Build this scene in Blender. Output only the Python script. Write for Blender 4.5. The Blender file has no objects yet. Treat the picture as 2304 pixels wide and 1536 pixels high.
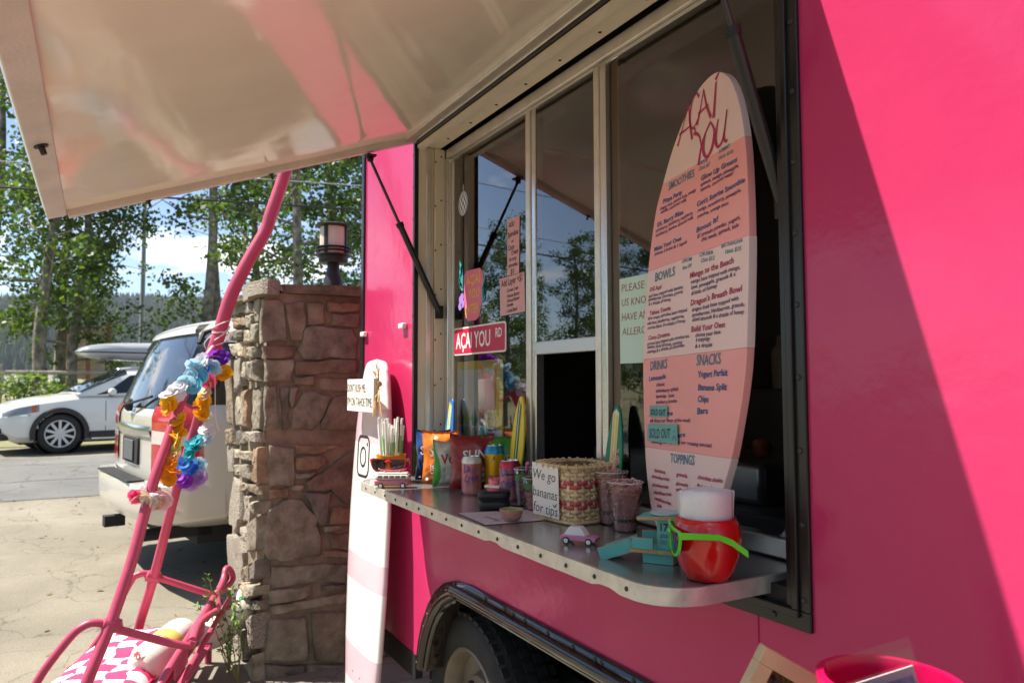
import bpy, bmesh, math, random
from mathutils import Vector as V, Matrix, noise
R = math.radians
random.seed(7)
S = bpy.context.scene
COL = S.collection
# ---------------------------------------------------------------- camera
cam_d = bpy.data.cameras.new('camera'); cam = bpy.data.objects.new('camera', cam_d); COL.objects.link(cam)
YAW, PIT, ROL = .50954, .056726, -.002277
F0 = V((-math.cos(YAW), math.sin(YAW), 0)); R0 = V((math.sin(YAW), math.cos(YAW), 0)); U0 = V((0, 0, 1))
Fw = F0*math.cos(PIT)+U0*math.sin(PIT); Up = U0*math.cos(PIT)-F0*math.sin(PIT)
Rt = R0*math.cos(ROL)+Up*math.sin(ROL); Up = Up*math.cos(ROL)-R0*math.sin(ROL)
cm = Matrix((Rt, Up, -Fw)).transposed().to_4x4(); cm.translation = V((0, -1.1, 1.5))
cam.matrix_world = cm
cam_d.sensor_width = 36; cam_d.lens = 1670.7/2304*36; cam_d.clip_start = .02; cam_d.clip_end = 6000
cam_d.dof.use_dof = True; cam_d.dof.focus_distance = 1.9; cam_d.dof.aperture_fstop = 6.3
S.camera = cam
S.render.engine = 'CYCLES'
S.render.resolution_x = 1024; S.render.resolution_y = 682
S.view_settings.view_transform = 'Standard'; S.view_settings.look = 'None'
S.view_settings.gamma = 1; S.view_settings.exposure = 1.15
try: S.view_settings.use_curve_mapping = False
except Exception: pass
S.cycles.max_bounces = 10; S.cycles.transparent_max_bounces = 16; S.cycles.glossy_bounces = 5; S.cycles.diffuse_bounces = 5
S.cycles.caustics_reflective = False; S.cycles.caustics_refractive = False
# ---------------------------------------------------------------- sky and sun
SUN = V((.33, .52, -1)).normalized()               # the way the light travels
w = bpy.data.worlds.new('World'); S.world = w; w.use_nodes = True
wn = w.node_tree.nodes; wl = w.node_tree.links; wn.clear()
def WN(t, **k):
    n = wn.new(t)
    for a, b in k.items(): setattr(n, a, b)
    return n
out = WN('ShaderNodeOutputWorld'); bg = WN('ShaderNodeBackground'); sky = WN('ShaderNodeTexSky')
sky.sky_type = 'NISHITA'; sky.sun_disc = False
sky.sun_elevation = math.asin(-SUN.z); sky.sun_rotation = math.atan2(-SUN.x, -SUN.y)
sky.altitude = 1900; sky.air_density = 1.0; sky.dust_density = .6; sky.ozone_density = 1.4
bg.inputs['Strength'].default_value = .09
tc = WN('ShaderNodeTexCoord'); sep = WN('ShaderNodeSeparateXYZ'); wl.new(tc.outputs['Generated'], sep.inputs[0])
mx = WN('ShaderNodeMath', operation='MAXIMUM'); wl.new(sep.outputs[2], mx.inputs[0]); mx.inputs[1].default_value = .0
ad = WN('ShaderNodeMath', operation='ADD'); wl.new(mx.outputs[0], ad.inputs[0]); ad.inputs[1].default_value = .16
dv = WN('ShaderNodeVectorMath', operation='DIVIDE'); cb = WN('ShaderNodeCombineXYZ')
for i in range(3): wl.new(ad.outputs[0], cb.inputs[i])
wl.new(tc.outputs['Generated'], dv.inputs[0]); wl.new(cb.outputs[0], dv.inputs[1])
nz = WN('ShaderNodeTexNoise'); nz.inputs['Scale'].default_value = 1.55; nz.inputs['Detail'].default_value = 9; nz.inputs['Roughness'].default_value = .58; nz.inputs['Distortion'].default_value = .25
mpw = WN('ShaderNodeMapping'); mpw.inputs['Location'].default_value = (3.1, 1.7, 0.4)
wl.new(dv.outputs[0], mpw.inputs[0]); wl.new(mpw.outputs[0], nz.inputs['Vector'])
rp = WN('ShaderNodeValToRGB'); rp.color_ramp.elements[0].position = .53; rp.color_ramp.elements[1].position = .65
wl.new(nz.outputs[0], rp.inputs[0])
mixc = WN('ShaderNodeMixRGB'); wl.new(rp.outputs[0], mixc.inputs[0]); wl.new(sky.outputs[0], mixc.inputs[1]); mixc.inputs[2].default_value = (8.2, 8.3, 8.5, 1)
wl.new(mixc.outputs[0], bg.inputs['Color']); wl.new(bg.outputs[0], out.inputs[0])
sd = bpy.data.lights.new('sun', 'SUN'); sd.energy = 5.0; sd.angle = R(.55); sd.color = (1, .935, .83)
so = bpy.data.objects.new('sun', sd); COL.objects.link(so); so.location = (-6, -7, 14)
so.rotation_euler = SUN.to_track_quat('-Z', 'Y').to_euler()
# ---------------------------------------------------------------- helpers
def lin(r, g, b):
    f = lambda c: c/255/12.92 if c/255 <= .04045 else ((c/255+.055)/1.055)**2.4
    return (f(r), f(g), f(b))
MATS = {}
def mat(name, rgb, rough=.5, metal=0, bump=None, var=None, spec=.5, coat=0, alpha=1, trans=0, sss=0, bdist=.01, coord='Object', ior=1.45):
    if name in MATS: return MATS[name]
    m = bpy.data.materials.new(name); m.use_nodes = True; n = m.node_tree.nodes; l = m.node_tree.links
    p = n['Principled BSDF']; p.inputs['Base Color'].default_value = (*rgb, 1); p.inputs['Roughness'].default_value = rough
    p.inputs['Metallic'].default_value = metal; p.inputs['Specular IOR Level'].default_value = spec
    p.inputs['Coat Weight'].default_value = coat; p.inputs['Coat Roughness'].default_value = .05
    p.inputs['Alpha'].default_value = alpha; p.inputs['Transmission Weight'].default_value = trans; p.inputs['IOR'].default_value = ior
    t = n.new('ShaderNodeTexCoord')
    if var:
        # var = (scale, amount[, second colour])
        z = n.new('ShaderNodeTexNoise'); z.inputs['Scale'].default_value = var[0]; z.inputs['Detail'].default_value = 6; z.inputs['Roughness'].default_value = .6
        l.new(t.outputs[coord], z.inputs['Vector'])
        r = n.new('ShaderNodeValToRGB'); r.color_ramp.elements[0].position = .34; r.color_ramp.elements[1].position = .68
        a = var[1]; c2 = var[2] if len(var) > 2 else tuple(min(1, c*(1+a)) for c in rgb)
        r.color_ramp.elements[0].color = (*[c*(1-a) for c in rgb], 1); r.color_ramp.elements[1].color = (*c2, 1)
        l.new(z.outputs[0], r.inputs[0]); l.new(r.outputs[0], p.inputs['Base Color'])
    if bump:
        z = n.new('ShaderNodeTexNoise'); z.inputs['Scale'].default_value = bump[0]; z.inputs['Detail'].default_value = bump[2] if len(bump) > 2 else 4
        l.new(t.outputs[coord], z.inputs['Vector'])
        b = n.new('ShaderNodeBump'); b.inputs['Strength'].default_value = bump[1]; b.inputs['Distance'].default_value = bdist
        l.new(z.outputs[0], b.inputs['Height']); l.new(b.outputs[0], p.inputs['Normal'])
    MATS[name] = m
    return m
def glassmat(name, tint=(1, 1, 1), refl=1.0, rough=0.0, ior=1.5):
    if name in MATS: return MATS[name]
    m = bpy.data.materials.new(name); m.use_nodes = True; n = m.node_tree.nodes; l = m.node_tree.links; n.clear()
    o = n.new('ShaderNodeOutputMaterial'); mi = n.new('ShaderNodeMixShader'); tr = n.new('ShaderNodeBsdfTransparent'); gl = n.new('ShaderNodeBsdfGlossy'); fr = n.new('ShaderNodeFresnel')
    fr.inputs[0].default_value = ior; tr.inputs[0].default_value = (*tint, 1); gl.inputs['Roughness'].default_value = rough
    mu = n.new('ShaderNodeMath'); mu.operation = 'MULTIPLY'; mu.use_clamp = True; mu.inputs[1].default_value = refl
    l.new(fr.outputs[0], mu.inputs[0]); l.new(mu.outputs[0], mi.inputs[0]); l.new(tr.outputs[0], mi.inputs[1]); l.new(gl.outputs[0], mi.inputs[2]); l.new(mi.outputs[0], o.inputs[0])
    MATS[name] = m; return m
class MB:
    def __init__(s): s.v = []; s.f = []
    def add(s, vs, fs):
        k = len(s.v); s.v += [tuple(p) for p in vs]; s.f += [tuple(i+k for i in f) for f in fs]; return s
    def box(s, c, d, rz=0, M=None):
        vs = []
        for x in (-.5, .5):
            for y in (-.5, .5):
                for z in (-.5, .5):
                    p = V((x*d[0], y*d[1], z*d[2]))
                    if rz: p = Matrix.Rotation(rz, 3, 'Z') @ p
                    if M: p = M @ p
                    vs.append(p+V(c))
        return s.add(vs, [(0, 1, 3, 2), (4, 6, 7, 5), (0, 4, 5, 1), (2, 3, 7, 6), (0, 2, 6, 4), (1, 5, 7, 3)])
    def tube(s, pts, r, n=8, cap=True, closed=False):
        P = [V(p) for p in pts]; m = len(P); rr = r if isinstance(r, (list, tuple)) else [r]*m
        T = []
        for i in range(m):
            if closed: d = P[(i+1) % m]-P[i-1]
            else: d = P[min(i+1, m-1)]-P[max(i-1, 0)]
            T.append(d.normalized() if d.length > 1e-9 else V((0, 0, 1)))
        a = V((0, 0, 1)) if abs(T[0].z) < .9 else V((1, 0, 0)); u = T[0].cross(a).normalized(); vs = []
        for i in range(m):
            u = (u-T[i]*u.dot(T[i])).normalized(); w_ = T[i].cross(u)
            for k in range(n):
                t = 2*math.pi*k/n; vs.append(P[i]+(u*math.cos(t)+w_*math.sin(t))*rr[i])
        fs = []
        for i in range(m if closed else m-1):
            j = (i+1) % m
            for k in range(n): fs.append((i*n+k, i*n+(k+1) % n, j*n+(k+1) % n, j*n+k))
        if cap and not closed: fs += [tuple(range(n-1, -1, -1)), tuple((m-1)*n+k for k in range(n))]
        return s.add(vs, fs)
    def cyl(s, a, b, r0, r1=None, n=16): return s.tube([a, b], [r0, r0 if r1 is None else r1], n)
    def lathe(s, prof, n=24, c=(0, 0, 0), M=None, cap=False):
        vs = []; m = len(prof)
        for r, z in prof:
            for k in range(n):
                t = 2*math.pi*k/n; p = V((r*math.cos(t), r*math.sin(t), z))
                if M: p = M @ p
                vs.append(p+V(c))
        fs = [(i*n+k, i*n+(k+1) % n, (i+1)*n+(k+1) % n, (i+1)*n+k) for i in range(m-1) for k in range(n)]
        if cap and prof[0][0] > 1e-6: fs.append(tuple(range(n-1, -1, -1)))
        if cap and prof[-1][0] > 1e-6: fs.append(tuple((m-1)*n+k for k in range(n)))
        return s.add(vs, fs)
    def prism(s, poly, fn, w0, w1):
        n = len(poly); vs = [fn(a, b, w0) for a, b in poly]+[fn(a, b, w1) for a, b in poly]
        return s.add(vs, [tuple(range(n-1, -1, -1)), tuple(range(n, 2*n))]+[(i, (i+1) % n, n+(i+1) % n, n+i) for i in range(n)])
    def grid(s, fn, nu, nv, cu=False, cv=False):
        vs = [fn(i/(nu if cu else nu-1), j/(nv if cv else nv-1)) for i in range(nu) for j in range(nv)]
        fs = [(i*nv+j, ((i+1) % nu)*nv+j, ((i+1) % nu)*nv+(j+1) % nv, i*nv+(j+1) % nv) for i in range(nu if cu else nu-1) for j in range(nv if cv else nv-1)]
        return s.add(vs, fs)
    def xf(s, M, k=0):
        s.v[k:] = [tuple(M @ V(p)) for p in s.v[k:]]; return s
    def build(s, name, m, parent=None, smooth=True, ang=40, bevel=0, seg=2, local=False, fix=True, solid=0):
        me = bpy.data.meshes.new(name); me.from_pydata(s.v, [], s.f); me.validate()
        if fix and len(me.polygons) < 20000:
            b = bmesh.new(); b.from_mesh(me); bmesh.ops.recalc_face_normals(b, faces=b.faces); b.to_mesh(me); b.free()
        me.materials.append(m)
        if smooth: me.shade_smooth(); me.set_sharp_from_angle(angle=R(ang))
        return link(name, me, parent, bevel, seg, local, solid)
def link(name, me, parent=None, bevel=0, seg=2, local=False, solid=0):
    o = bpy.data.objects.new(name, me); COL.objects.link(o)
    if solid:
        q = o.modifiers.new('solid', 'SOLIDIFY'); q.thickness = solid; q.offset = 0
    if bevel:
        q = o.modifiers.new('bevel', 'BEVEL'); q.width = bevel; q.segments = seg; q.limit_method = 'ANGLE'; q.angle_limit = R(38)
    if parent:
        o.parent = parent
        if not local and parent.type == 'EMPTY': o.matrix_parent_inverse = Matrix.Translation(-parent.location)
    return o
def tag(o, label=None, cat=None, group=None, kind=None):
    if label: o['label'] = label
    if cat: o['category'] = cat
    if group: o['group'] = group
    if kind: o['kind'] = kind
    return o
def thing(name, label, cat, loc=(0, 0, 0), rz=0, group=None, rot=None):
    o = bpy.data.objects.new(name, None); COL.objects.link(o); o.location = loc; o.empty_display_size = .05
    o.rotation_euler = rot or (0, 0, rz)
    return tag(o, label, cat, group)
def kids(o): return [c for c in bpy.data.objects if c.parent == o]
def copy_tree(o, parent=None, ch=None):
    ch = ch or CH(); c = o.copy(); COL.objects.link(c)
    if parent: c.parent = parent; c.matrix_parent_inverse = o.matrix_parent_inverse.copy()
    for k in ch.get(o.name, []): copy_tree(k, c, ch)
    return c
def CH():
    d = {}
    for o in bpy.data.objects:
        if o.parent: d.setdefault(o.parent.name, []).append(o)
    return d
def cat_rom(P, n=6, closed=False):
    P = [V(p) for p in P]; m = len(P); o = []
    for i in range(m if closed else m-1):
        g = (lambda k: P[k % m]) if closed else (lambda k: P[max(0, min(m-1, k))])
        a, b, c, d = g(i-1), g(i), g(i+1), g(i+2)
        for k in range(n):
            t = k/n; o.append(.5*((2*b)+(c-a)*t+(2*a-5*b+4*c-d)*t*t+(3*b-a-3*c+d)*t**3))
    if not closed: o.append(P[-1])
    return o
_tc = {}
def glyphs(s, off=0.0, shear=0.0):
    k = (s, off, shear)
    if k not in _tc:
        c = bpy.data.curves.new('t', 'FONT'); c.body = s; c.size = 1; c.resolution_u = 2; c.offset = off; c.shear = shear; c.fill_mode = 'FRONT'
        o = bpy.data.objects.new('t', c); COL.objects.link(o); dg = bpy.context.evaluated_depsgraph_get()
        me = bpy.data.meshes.new_from_object(o.evaluated_get(dg)); vs = [(v.co.x, v.co.y) for v in me.vertices]; fs = [tuple(p.vertices) for p in me.polygons]
        bpy.data.objects.remove(o); bpy.data.curves.remove(c); bpy.data.meshes.remove(me)
        xs = [v[0] for v in vs] or [0, 1]; _tc[k] = (vs, fs, min(xs), max(xs))
    return _tc[k]
def write(mb, s, p0, p1, h, fn, off=0.012, shear=.12, wob=0):
    """a line of writing from p0 to p1 (baseline, 2D), capital height h; fn maps 2D to 3D"""
    vs, fs, x0, x1 = glyphs(s, off, shear); L = math.hypot(p1[0]-p0[0], p1[1]-p0[1]); ux, uy = (p1[0]-p0[0])/L, (p1[1]-p0[1])/L
    sx = L/(x1-x0); sy = h/.70; q = []
    for x, y in vs:
        a = (x-x0)*sx; b = y*sy+(wob*math.sin(a*90) if wob else 0)
        q.append(fn(p0[0]+ux*a-uy*b, p0[1]+uy*a+ux*b))
    mb.add(q, fs)
def stroke(mb, P, W, fn, n=6):
    """flat brush stroke through 2D points with widths"""
    Q = cat_rom([(p[0], p[1], W[i] if isinstance(W, (list, tuple)) else W) for i, p in enumerate(P)], n); vs = []
    for i, p in enumerate(Q):
        d = Q[min(i+1, len(Q)-1)]-Q[max(i-1, 0)]; l = math.hypot(d.x, d.y) or 1; nx, ny = -d.y/l, d.x/l
        vs += [fn(p.x+nx*p.z/2, p.y+ny*p.z/2), fn(p.x-nx*p.z/2, p.y-ny*p.z/2)]
    mb.add(vs, [(2*i, 2*i+1, 2*i+3, 2*i+2) for i in range(len(Q)-1)])
def gz(x):
    """ground height: the lot climbs gently away from the trailer to the street and the verge"""
    if x > -4: return 0
    z = .33*min(1, (-4-x)/10.8)
    if x < -17.2: z += .55*min(1, (-17.2-x)/4)
    if x < -30: z += .012*(-30-x)
    return z
# ---------------------------------------------------------------- ground, street, verge, hill
def ground_mat(name, c1, c2, crack=True, sc=.5, gravel=260, cs=1.1):
    m = bpy.data.materials.new(name); m.use_nodes = True; n = m.node_tree.nodes; l = m.node_tree.links; p = n['Principled BSDF']
    p.inputs['Roughness'].default_value = .9; p.inputs['Specular IOR Level'].default_value = .25
    t = n.new('ShaderNodeTexCoord'); a = n.new('ShaderNodeTexNoise'); a.inputs['Scale'].default_value = sc; a.inputs['Detail'].default_value = 9; a.inputs['Roughness'].default_value = .65
    l.new(t.outputs['Object'], a.inputs[0]); r = n.new('ShaderNodeValToRGB'); r.color_ramp.elements[0].position = .35; r.color_ramp.elements[1].position = .65
    r.color_ramp.elements[0].color = (*c1, 1); r.color_ramp.elements[1].color = (*c2, 1); e_ = r.color_ramp.elements.new(.27); e_.color = (*[c*.62 for c in c1], 1); l.new(a.outputs[0], r.inputs[0])
    g = n.new('ShaderNodeTexNoise'); g.inputs['Scale'].default_value = gravel; g.inputs['Detail'].default_value = 2; l.new(t.outputs['Object'], g.inputs[0])
    gm = n.new('ShaderNodeMapRange'); gm.inputs[1].default_value = .3; gm.inputs[2].default_value = .7; gm.inputs[3].default_value = .62; gm.inputs[4].default_value = 1.30; l.new(g.outputs[0], gm.inputs[0])
    mu = n.new('ShaderNodeMixRGB'); mu.blend_type = 'MULTIPLY'; mu.inputs[0].default_value = 1; l.new(r.outputs[0], mu.inputs[1]); l.new(gm.outputs[0], mu.inputs[2]); last = mu.outputs[0]
    hgt = g.outputs[0]
    if crack:
        dn = n.new('ShaderNodeTexNoise'); dn.inputs['Scale'].default_value = 1.7; dn.inputs['Detail'].default_value = 5; l.new(t.outputs['Object'], dn.inputs[0])
        vm = n.new('ShaderNodeVectorMath'); vm.operation = 'SCALE'; vm.inputs['Scale'].default_value = .9; l.new(dn.outputs['Color'], vm.inputs[0])
        va = n.new('ShaderNodeVectorMath'); l.new(t.outputs['Object'], va.inputs[0]); l.new(vm.outputs[0], va.inputs[1])
        vo = n.new('ShaderNodeTexVoronoi'); vo.feature = 'DISTANCE_TO_EDGE'; vo.inputs['Scale'].default_value = cs*1.5; l.new(va.outputs[0], vo.inputs['Vector'])
        cr = n.new('ShaderNodeValToRGB'); cr.color_ramp.elements[0].position = .0; cr.color_ramp.elements[1].position = .014; cr.color_ramp.elements[0].color = (.30, .27, .22, 1); cr.color_ramp.elements[1].color = (1, 1, 1, 1)
        l.new(vo.outputs['Distance'], cr.inputs[0]); m2 = n.new('ShaderNodeMixRGB'); m2.blend_type = 'MULTIPLY'; m2.inputs[0].default_value = .55; l.new(last, m2.inputs[1]); l.new(cr.outputs[0], m2.inputs[2]); last = m2.outputs[0]
    l.new(last, p.inputs['Base Color'])
    b = n.new('ShaderNodeBump'); b.inputs['Strength'].default_value = .5; b.inputs['Distance'].default_value = .006; l.new(hgt, b.inputs['Height']); l.new(b.outputs[0], p.inputs['Normal'])
    return m
def sheet(name, m, xs, ys, dz, kind='structure'):
    mb = MB(); vs = [(x, y, gz(x)+dz) for x in xs for y in ys]; k = len(ys)
    mb.add(vs, [(i*k+j, (i+1)*k+j, (i+1)*k+j+1, i*k+j+1) for i in range(len(xs)-1) for j in range(k-1)])
    return tag(mb.build(name, m, None, smooth=True), kind=kind)
YS = [-400, -120, -40, -15, -5, 0, 5, 15, 40, 120, 400]
XS = [400, 60, 20, 5, 0, -2, -4, -6, -8, -10, -12, -14.8, -16, -17.2, -19, -21.2, -25, -30, -45, -80, -150, -300, -900]
sheet('ground', ground_mat('asphalt_lot', (.165, .148, .113), (.285, .256, .198)), XS, YS, 0)
sheet('street', ground_mat('asphalt_street', (.13, .13, .125), (.19, .188, .175), cs=.45), [-10.15, -12, -14, -16.0], YS, .006)
sheet('verge', ground_mat('dry_verge', (.26, .22, .14), (.16, .19, .07), crack=False, sc=.35, gravel=60), [-16.7, -17.2, -19, -21.2, -25, -30, -45, -80, -150], YS, .012)
def hill_h(x, y):
    r = 158*math.exp(-((x+1720)/420)**2)*(.80+.20*math.sin(y*.0032+1.2))
    r += 46*math.exp(-((x+1180)/170)**2)*(.45+.45*math.sin(y*.0075+.6))
    return r+16*noise.noise(V((x*.0035, y*.0035, 1)))+10
mb = MB(); mb.grid(lambda u, v: V((-760-1500*u, -900+2100*v, hill_h(-760-1500*u, -900+2100*v)*min(1, u*9))), 60, 70)
tag(mb.build('hills', mat('forest_floor', (.035, .055, .028), .95, var=(.02, .4))), kind='structure')
cone = MB()
rnd = random.Random(3)
def conifer(mb, x, y, z, h, r):
    t0 = rnd.random()*6
    for k, (a, b, q) in enumerate(((.06, .5, 1), (.32, .78, .72), (.6, 1.0, .42))):
        n = 6; vs = [(x+r*q*(.8+.4*rnd.random())*math.cos(t0+k+i*math.tau/n), y+r*q*(.8+.4*rnd.random())*math.sin(t0+k+i*math.tau/n), z+h*a-h*.04*rnd.random()) for i in range(n)]+[(x, y, z+h*b)]
        mb.add(vs, [(i, (i+1) % n, n) for i in range(n)])
while len(cone.v) < 21*5600:
    x = -960-760*rnd.random(); k = -x/1500; y = (-190+480*rnd.random())*k if rnd.random() < .8 else -800+1800*rnd.random()
    conifer(cone, x, y, hill_h(x, y)-1, 14+12*rnd.random(), 3.2+2.2*rnd.random())
tag(cone.build('conifer_forest', mat('far_needles', (.030, .055, .026), .9, var=(.05, .5)), smooth=False, fix=False), 'far dark green conifer forest covering the hillside behind the street', 'forest', kind='stuff')
# ---------------------------------------------------------------- materials
PINK = mat('pink_paint', (.49, .030, .110), .17, bump=(4.5, .30, 6), bdist=.02, coat=.0, spec=.36, var=(1.3, .05))
PINK2 = mat('pink_tube_paint', (.47, .062, .125), .40, bump=(40, .08), var=(9, .12))
BLACK = mat('black_trim', (.012, .011, .010), .28)
BLACKM = mat('black_matt', (.010, .010, .010), .6)
GLOSSB = mat('black_gloss', (.018, .013, .010), .08, coat=.5)
CREAM = mat('cream_gelcoat', (.93, .88, .72), .10, bump=(9, .06, 4), bdist=.01, coat=0, spec=.75, var=(2.2, .05))
ALU = mat('aluminium', (.72, .67, .58), .36, metal=.6, bump=(90, .05), var=(14, .10))
ALU2 = mat('bright_aluminium', (.70, .69, .66), .24, metal=.9, bump=(60, .03))
LIP = mat('worn_aluminium', (.60, .56, .48), .42, metal=.55, bump=(70, .12), var=(22, .16))
STEEL = mat('stainless_top', (.52, .51, .50), .24, metal=.8, bump=(30, .02), var=(7, .08))
RAIL = mat('hatch_rail_paint', (.66, .60, .53), .42, bump=(130, .12), var=(8, .10))
CREAMJ = mat('cream_jamb', (.78, .70, .54), .35, var=(5, .06))
WHITE = mat('white_plastic', (.80, .79, .76), .4)
RUB = mat('tyre_rubber', (.020, .019, .018), .72, bump=(90, .25), var=(12, .3))
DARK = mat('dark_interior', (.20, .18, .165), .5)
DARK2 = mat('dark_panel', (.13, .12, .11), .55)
GLASS = glassmat('window_glass', (.85, .86, .85), 2.7)
SCREW = mat('dark_screw', (.05, .045, .04), .45, metal=.6)
# ---------------------------------------------------------------- the pink food trailer
TR = thing('food_trailer', 'hot pink food trailer with raised cream serving hatch and sliding windows', 'food trailer', (-1, 1.1, 0))
XL, XR, ZB, ZT = -3.43, 3.4, .44, 2.95
X0, X1, Z0, Z1 = -2.76, -.925, 1.075, 2.47
CUT = [(-2.62, .44), (-2.60, .50), (-2.565, .575), (-2.524, .64), (-2.47, .695), (-2.409, .734), (-2.35, .76), (-2.284, .773), (-1.25, .773), (-1.18, .755), (-1.11, .70), (-1.04, .60), (-.98, .44)]
mb = MB(); fw = lambda a, b, c: V((a, c, b))
def face(poly, y=0): mb.add([(a, y, b) for a, b in poly], [tuple(range(len(poly)))])
face([(XL, ZB), (X0, ZB), (X0, ZT), (XL, ZT)]); face([(X1, ZB), (XR, ZB), (XR, ZT), (X1, ZT)]); face([(X0, Z1), (X1, Z1), (X1, ZT), (X0, ZT)])
face([(X0, ZB)]+CUT[:7]+[(X0, .76)]); face([(X0, .76), (-2.35, .76), (-2.284, .773), (-1.25, .773), (-1.18, .755), (X1, .755), (X1, Z0), (X0, Z0)]); face([(-1.18, .755)]+CUT[10:]+[(X1, ZB), (X1, .755)])
mb.build('side_wall', PINK, TR, smooth=False, fix=False)
mb = MB(); mb.box((XL+.01, 1.12, 1.695), (.02, 2.2, 2.51)); mb.box((0, 2.25, 1.695), (6.8, .02, 2.51)); mb.build('end_wall', PINK, TR)
MB().box((-.015, 1.12, 2.97), (6.87, 2.3, .05)).build('roof', WHITE, TR, bevel=.01)
MB().box((-.015, 1.30, .36), (6.7, 1.75, .12)).build('chassis', BLACKM, TR)
mb = MB(); mb.box((XL+.016, -.004, 1.69), (.036, .012, 2.52)); mb.box((XL-.006, .02, 1.69), (.012, .05, 2.52)); ct = mb.build('corner_trim', BLACK, TR, bevel=.003)
for i in range(16): MB().lathe([(0, .003), (.004, .002), (.005, 0)], 8, M=Matrix.Rotation(R(90), 3, 'X'), c=(XL+.016, -.010, .55+i*.15)).build('screw', SCREW, ct)
mb = MB()
for a, b in ((XL, -2.73), (-.87, XR)): mb.box(((a+b)/2, .012, .415), (b-a, .03, .09))
mb.build('skirt', BLACKM, TR)
for x, z in ((-3.375, 1.733), (-2.868, 1.737)):
    l_ = MB().box((x, -.012, z), (.05, .02, .022)).build('latch', WHITE, TR, bevel=.004)
MB().box((-1.02, -.0012, .755), (.0025, .003, .62)).build('panel_seam', PINK, TR)
# interior
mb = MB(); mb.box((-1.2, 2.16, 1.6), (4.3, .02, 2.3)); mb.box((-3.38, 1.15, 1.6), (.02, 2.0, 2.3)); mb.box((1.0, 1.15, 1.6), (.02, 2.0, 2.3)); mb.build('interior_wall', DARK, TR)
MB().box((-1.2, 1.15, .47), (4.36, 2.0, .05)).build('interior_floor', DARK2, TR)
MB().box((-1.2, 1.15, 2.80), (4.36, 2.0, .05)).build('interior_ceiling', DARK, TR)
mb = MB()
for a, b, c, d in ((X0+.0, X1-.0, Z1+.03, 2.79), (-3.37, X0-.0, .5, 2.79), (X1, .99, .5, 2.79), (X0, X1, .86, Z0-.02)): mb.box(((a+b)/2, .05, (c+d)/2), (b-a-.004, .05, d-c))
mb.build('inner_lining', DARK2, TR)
MB().box((-1.9, 1.82, 1.02), (2.4, .55, .9)).build('galley_counter', DARK2, TR, bevel=.01)
sk = MB().box((-1.85, .66, 1.22), (.8, .34, .12)).build('sink', mat('sink_steel', (.42, .42, .42), .3, metal=.8), TR, bevel=.02)
mb = MB(); mb.tube(cat_rom([(-2.15, .74, 1.28), (-2.15, .74, 1.42), (-2.08, .72, 1.50), (-1.96, .68, 1.53), (-1.86, .64, 1.515), (-1.83, .62, 1.46), (-1.83, .62, 1.38)], 5), .016, 8); mb.build('tap', mat('dark_chrome', (.35, .35, .35), .2, metal=1), sk)
mb = MB(); mb.box((-1.75, .62, .85), (1.2, .42, .62)); mb.build('cabinet', DARK2, TR, bevel=.01)
for i in range(5): MB().lathe([(0, 0), (.04, 0), (.045, .1), (.045, .19), (.02, .22), (.02, .26), (0, .26)], 12, c=(-2.75+i*.21, 1.78+.05*(i % 2), 1.472)).build('bottle', mat('bottle_%d' % i, [(.4, .2, .05), (.5, .4, .3), (.1, .2, .1), (.4, .05, .08), (.5, .45, .1)][i], .3), TR)
for i, (x, y, z) in enumerate(((-1.62, .56, 1.31), (-1.55, .60, 1.31), (-1.58, .52, 1.31))): MB().lathe([(0, -.03), (.025, -.02), (.032, 0), (.024, .022), (0, .03)], 12, c=(x, y, z)).build('fruit', mat('fruit_%d' % i, [(.7, .35, .05), (.6, .12, .05), (.7, .5, .08)][i], .45), TR)
# opening frame, jambs
mb = MB(); t = .03
def frame(mb, a, b, c, d, t, y0, y1):
    h = y1-y0; y = (y0+y1)/2
    mb.box(((a+b)/2, y, d-t/2), (b-a, h, t)); mb.box(((a+b)/2, y, c+t/2), (b-a, h, t)); mb.box((a+t/2, y, (c+d)/2), (t, h, d-c-2*t)); mb.box((b-t/2, y, (c+d)/2), (t, h, d-c-2*t))
frame(mb, X0-.012, X1+.03, Z0-.01, Z1+.02, .034, -.007, .002); frame(mb, X0+.010, X1+.008, Z0+.012, Z1-.0, .014, -.014, .004)
fr = mb.build('opening_frame', BLACK, TR, bevel=.002)
for i in range(11):
    for x in (X0-.003, X1+.017): MB().lathe([(0, .004), (.0045, .003), (.006, 0)], 8, M=Matrix.Rotation(R(90), 3, 'X'), c=(x, -.0072, 1.12+i*.13)).build('screw', SCREW, fr)
for i in range(12): MB().lathe([(0, .004), (.0045, .003), (.006, 0)], 8, M=Matrix.Rotation(R(90), 3, 'X'), c=(X0+.08+i*.155, -.0072, Z0+.004)).build('screw', SCREW, fr)
mb = MB(); mb.box((-2.748, .035, 1.78), (.02, .07, 1.34)); mb.box((-2.742, .094, 1.78), (.02, .044, 1.34)); jm = mb.build('jamb', CREAMJ, TR, bevel=.002)
MB().box((-2.735, .045, 1.78), (.012, .02, 1.32)).build('jamb_strip', ALU, TR, bevel=.002)
for z in (1.24, 1.42, 1.60, 1.78, 1.96, 2.14, 2.32):
    for y in (.075, .1): MB().lathe([(0, .003), (.003, .002), (.004, 0)], 8, M=Matrix.Rotation(R(90), 3, 'Y'), c=(-2.732, y, z+y)).build('rivet', SCREW, jm)
mb = MB(); mb.box(((X0+X1)/2, .05, 2.462), (X1-X0-.03, .096, .02)); hd = mb.build('header', CREAMJ, TR, bevel=.002)
MB().box(((X0+X1)/2, .012, 2.448), (X1-X0-.03, .03, .012)).build('header_gasket', CREAMJ, TR)
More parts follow.
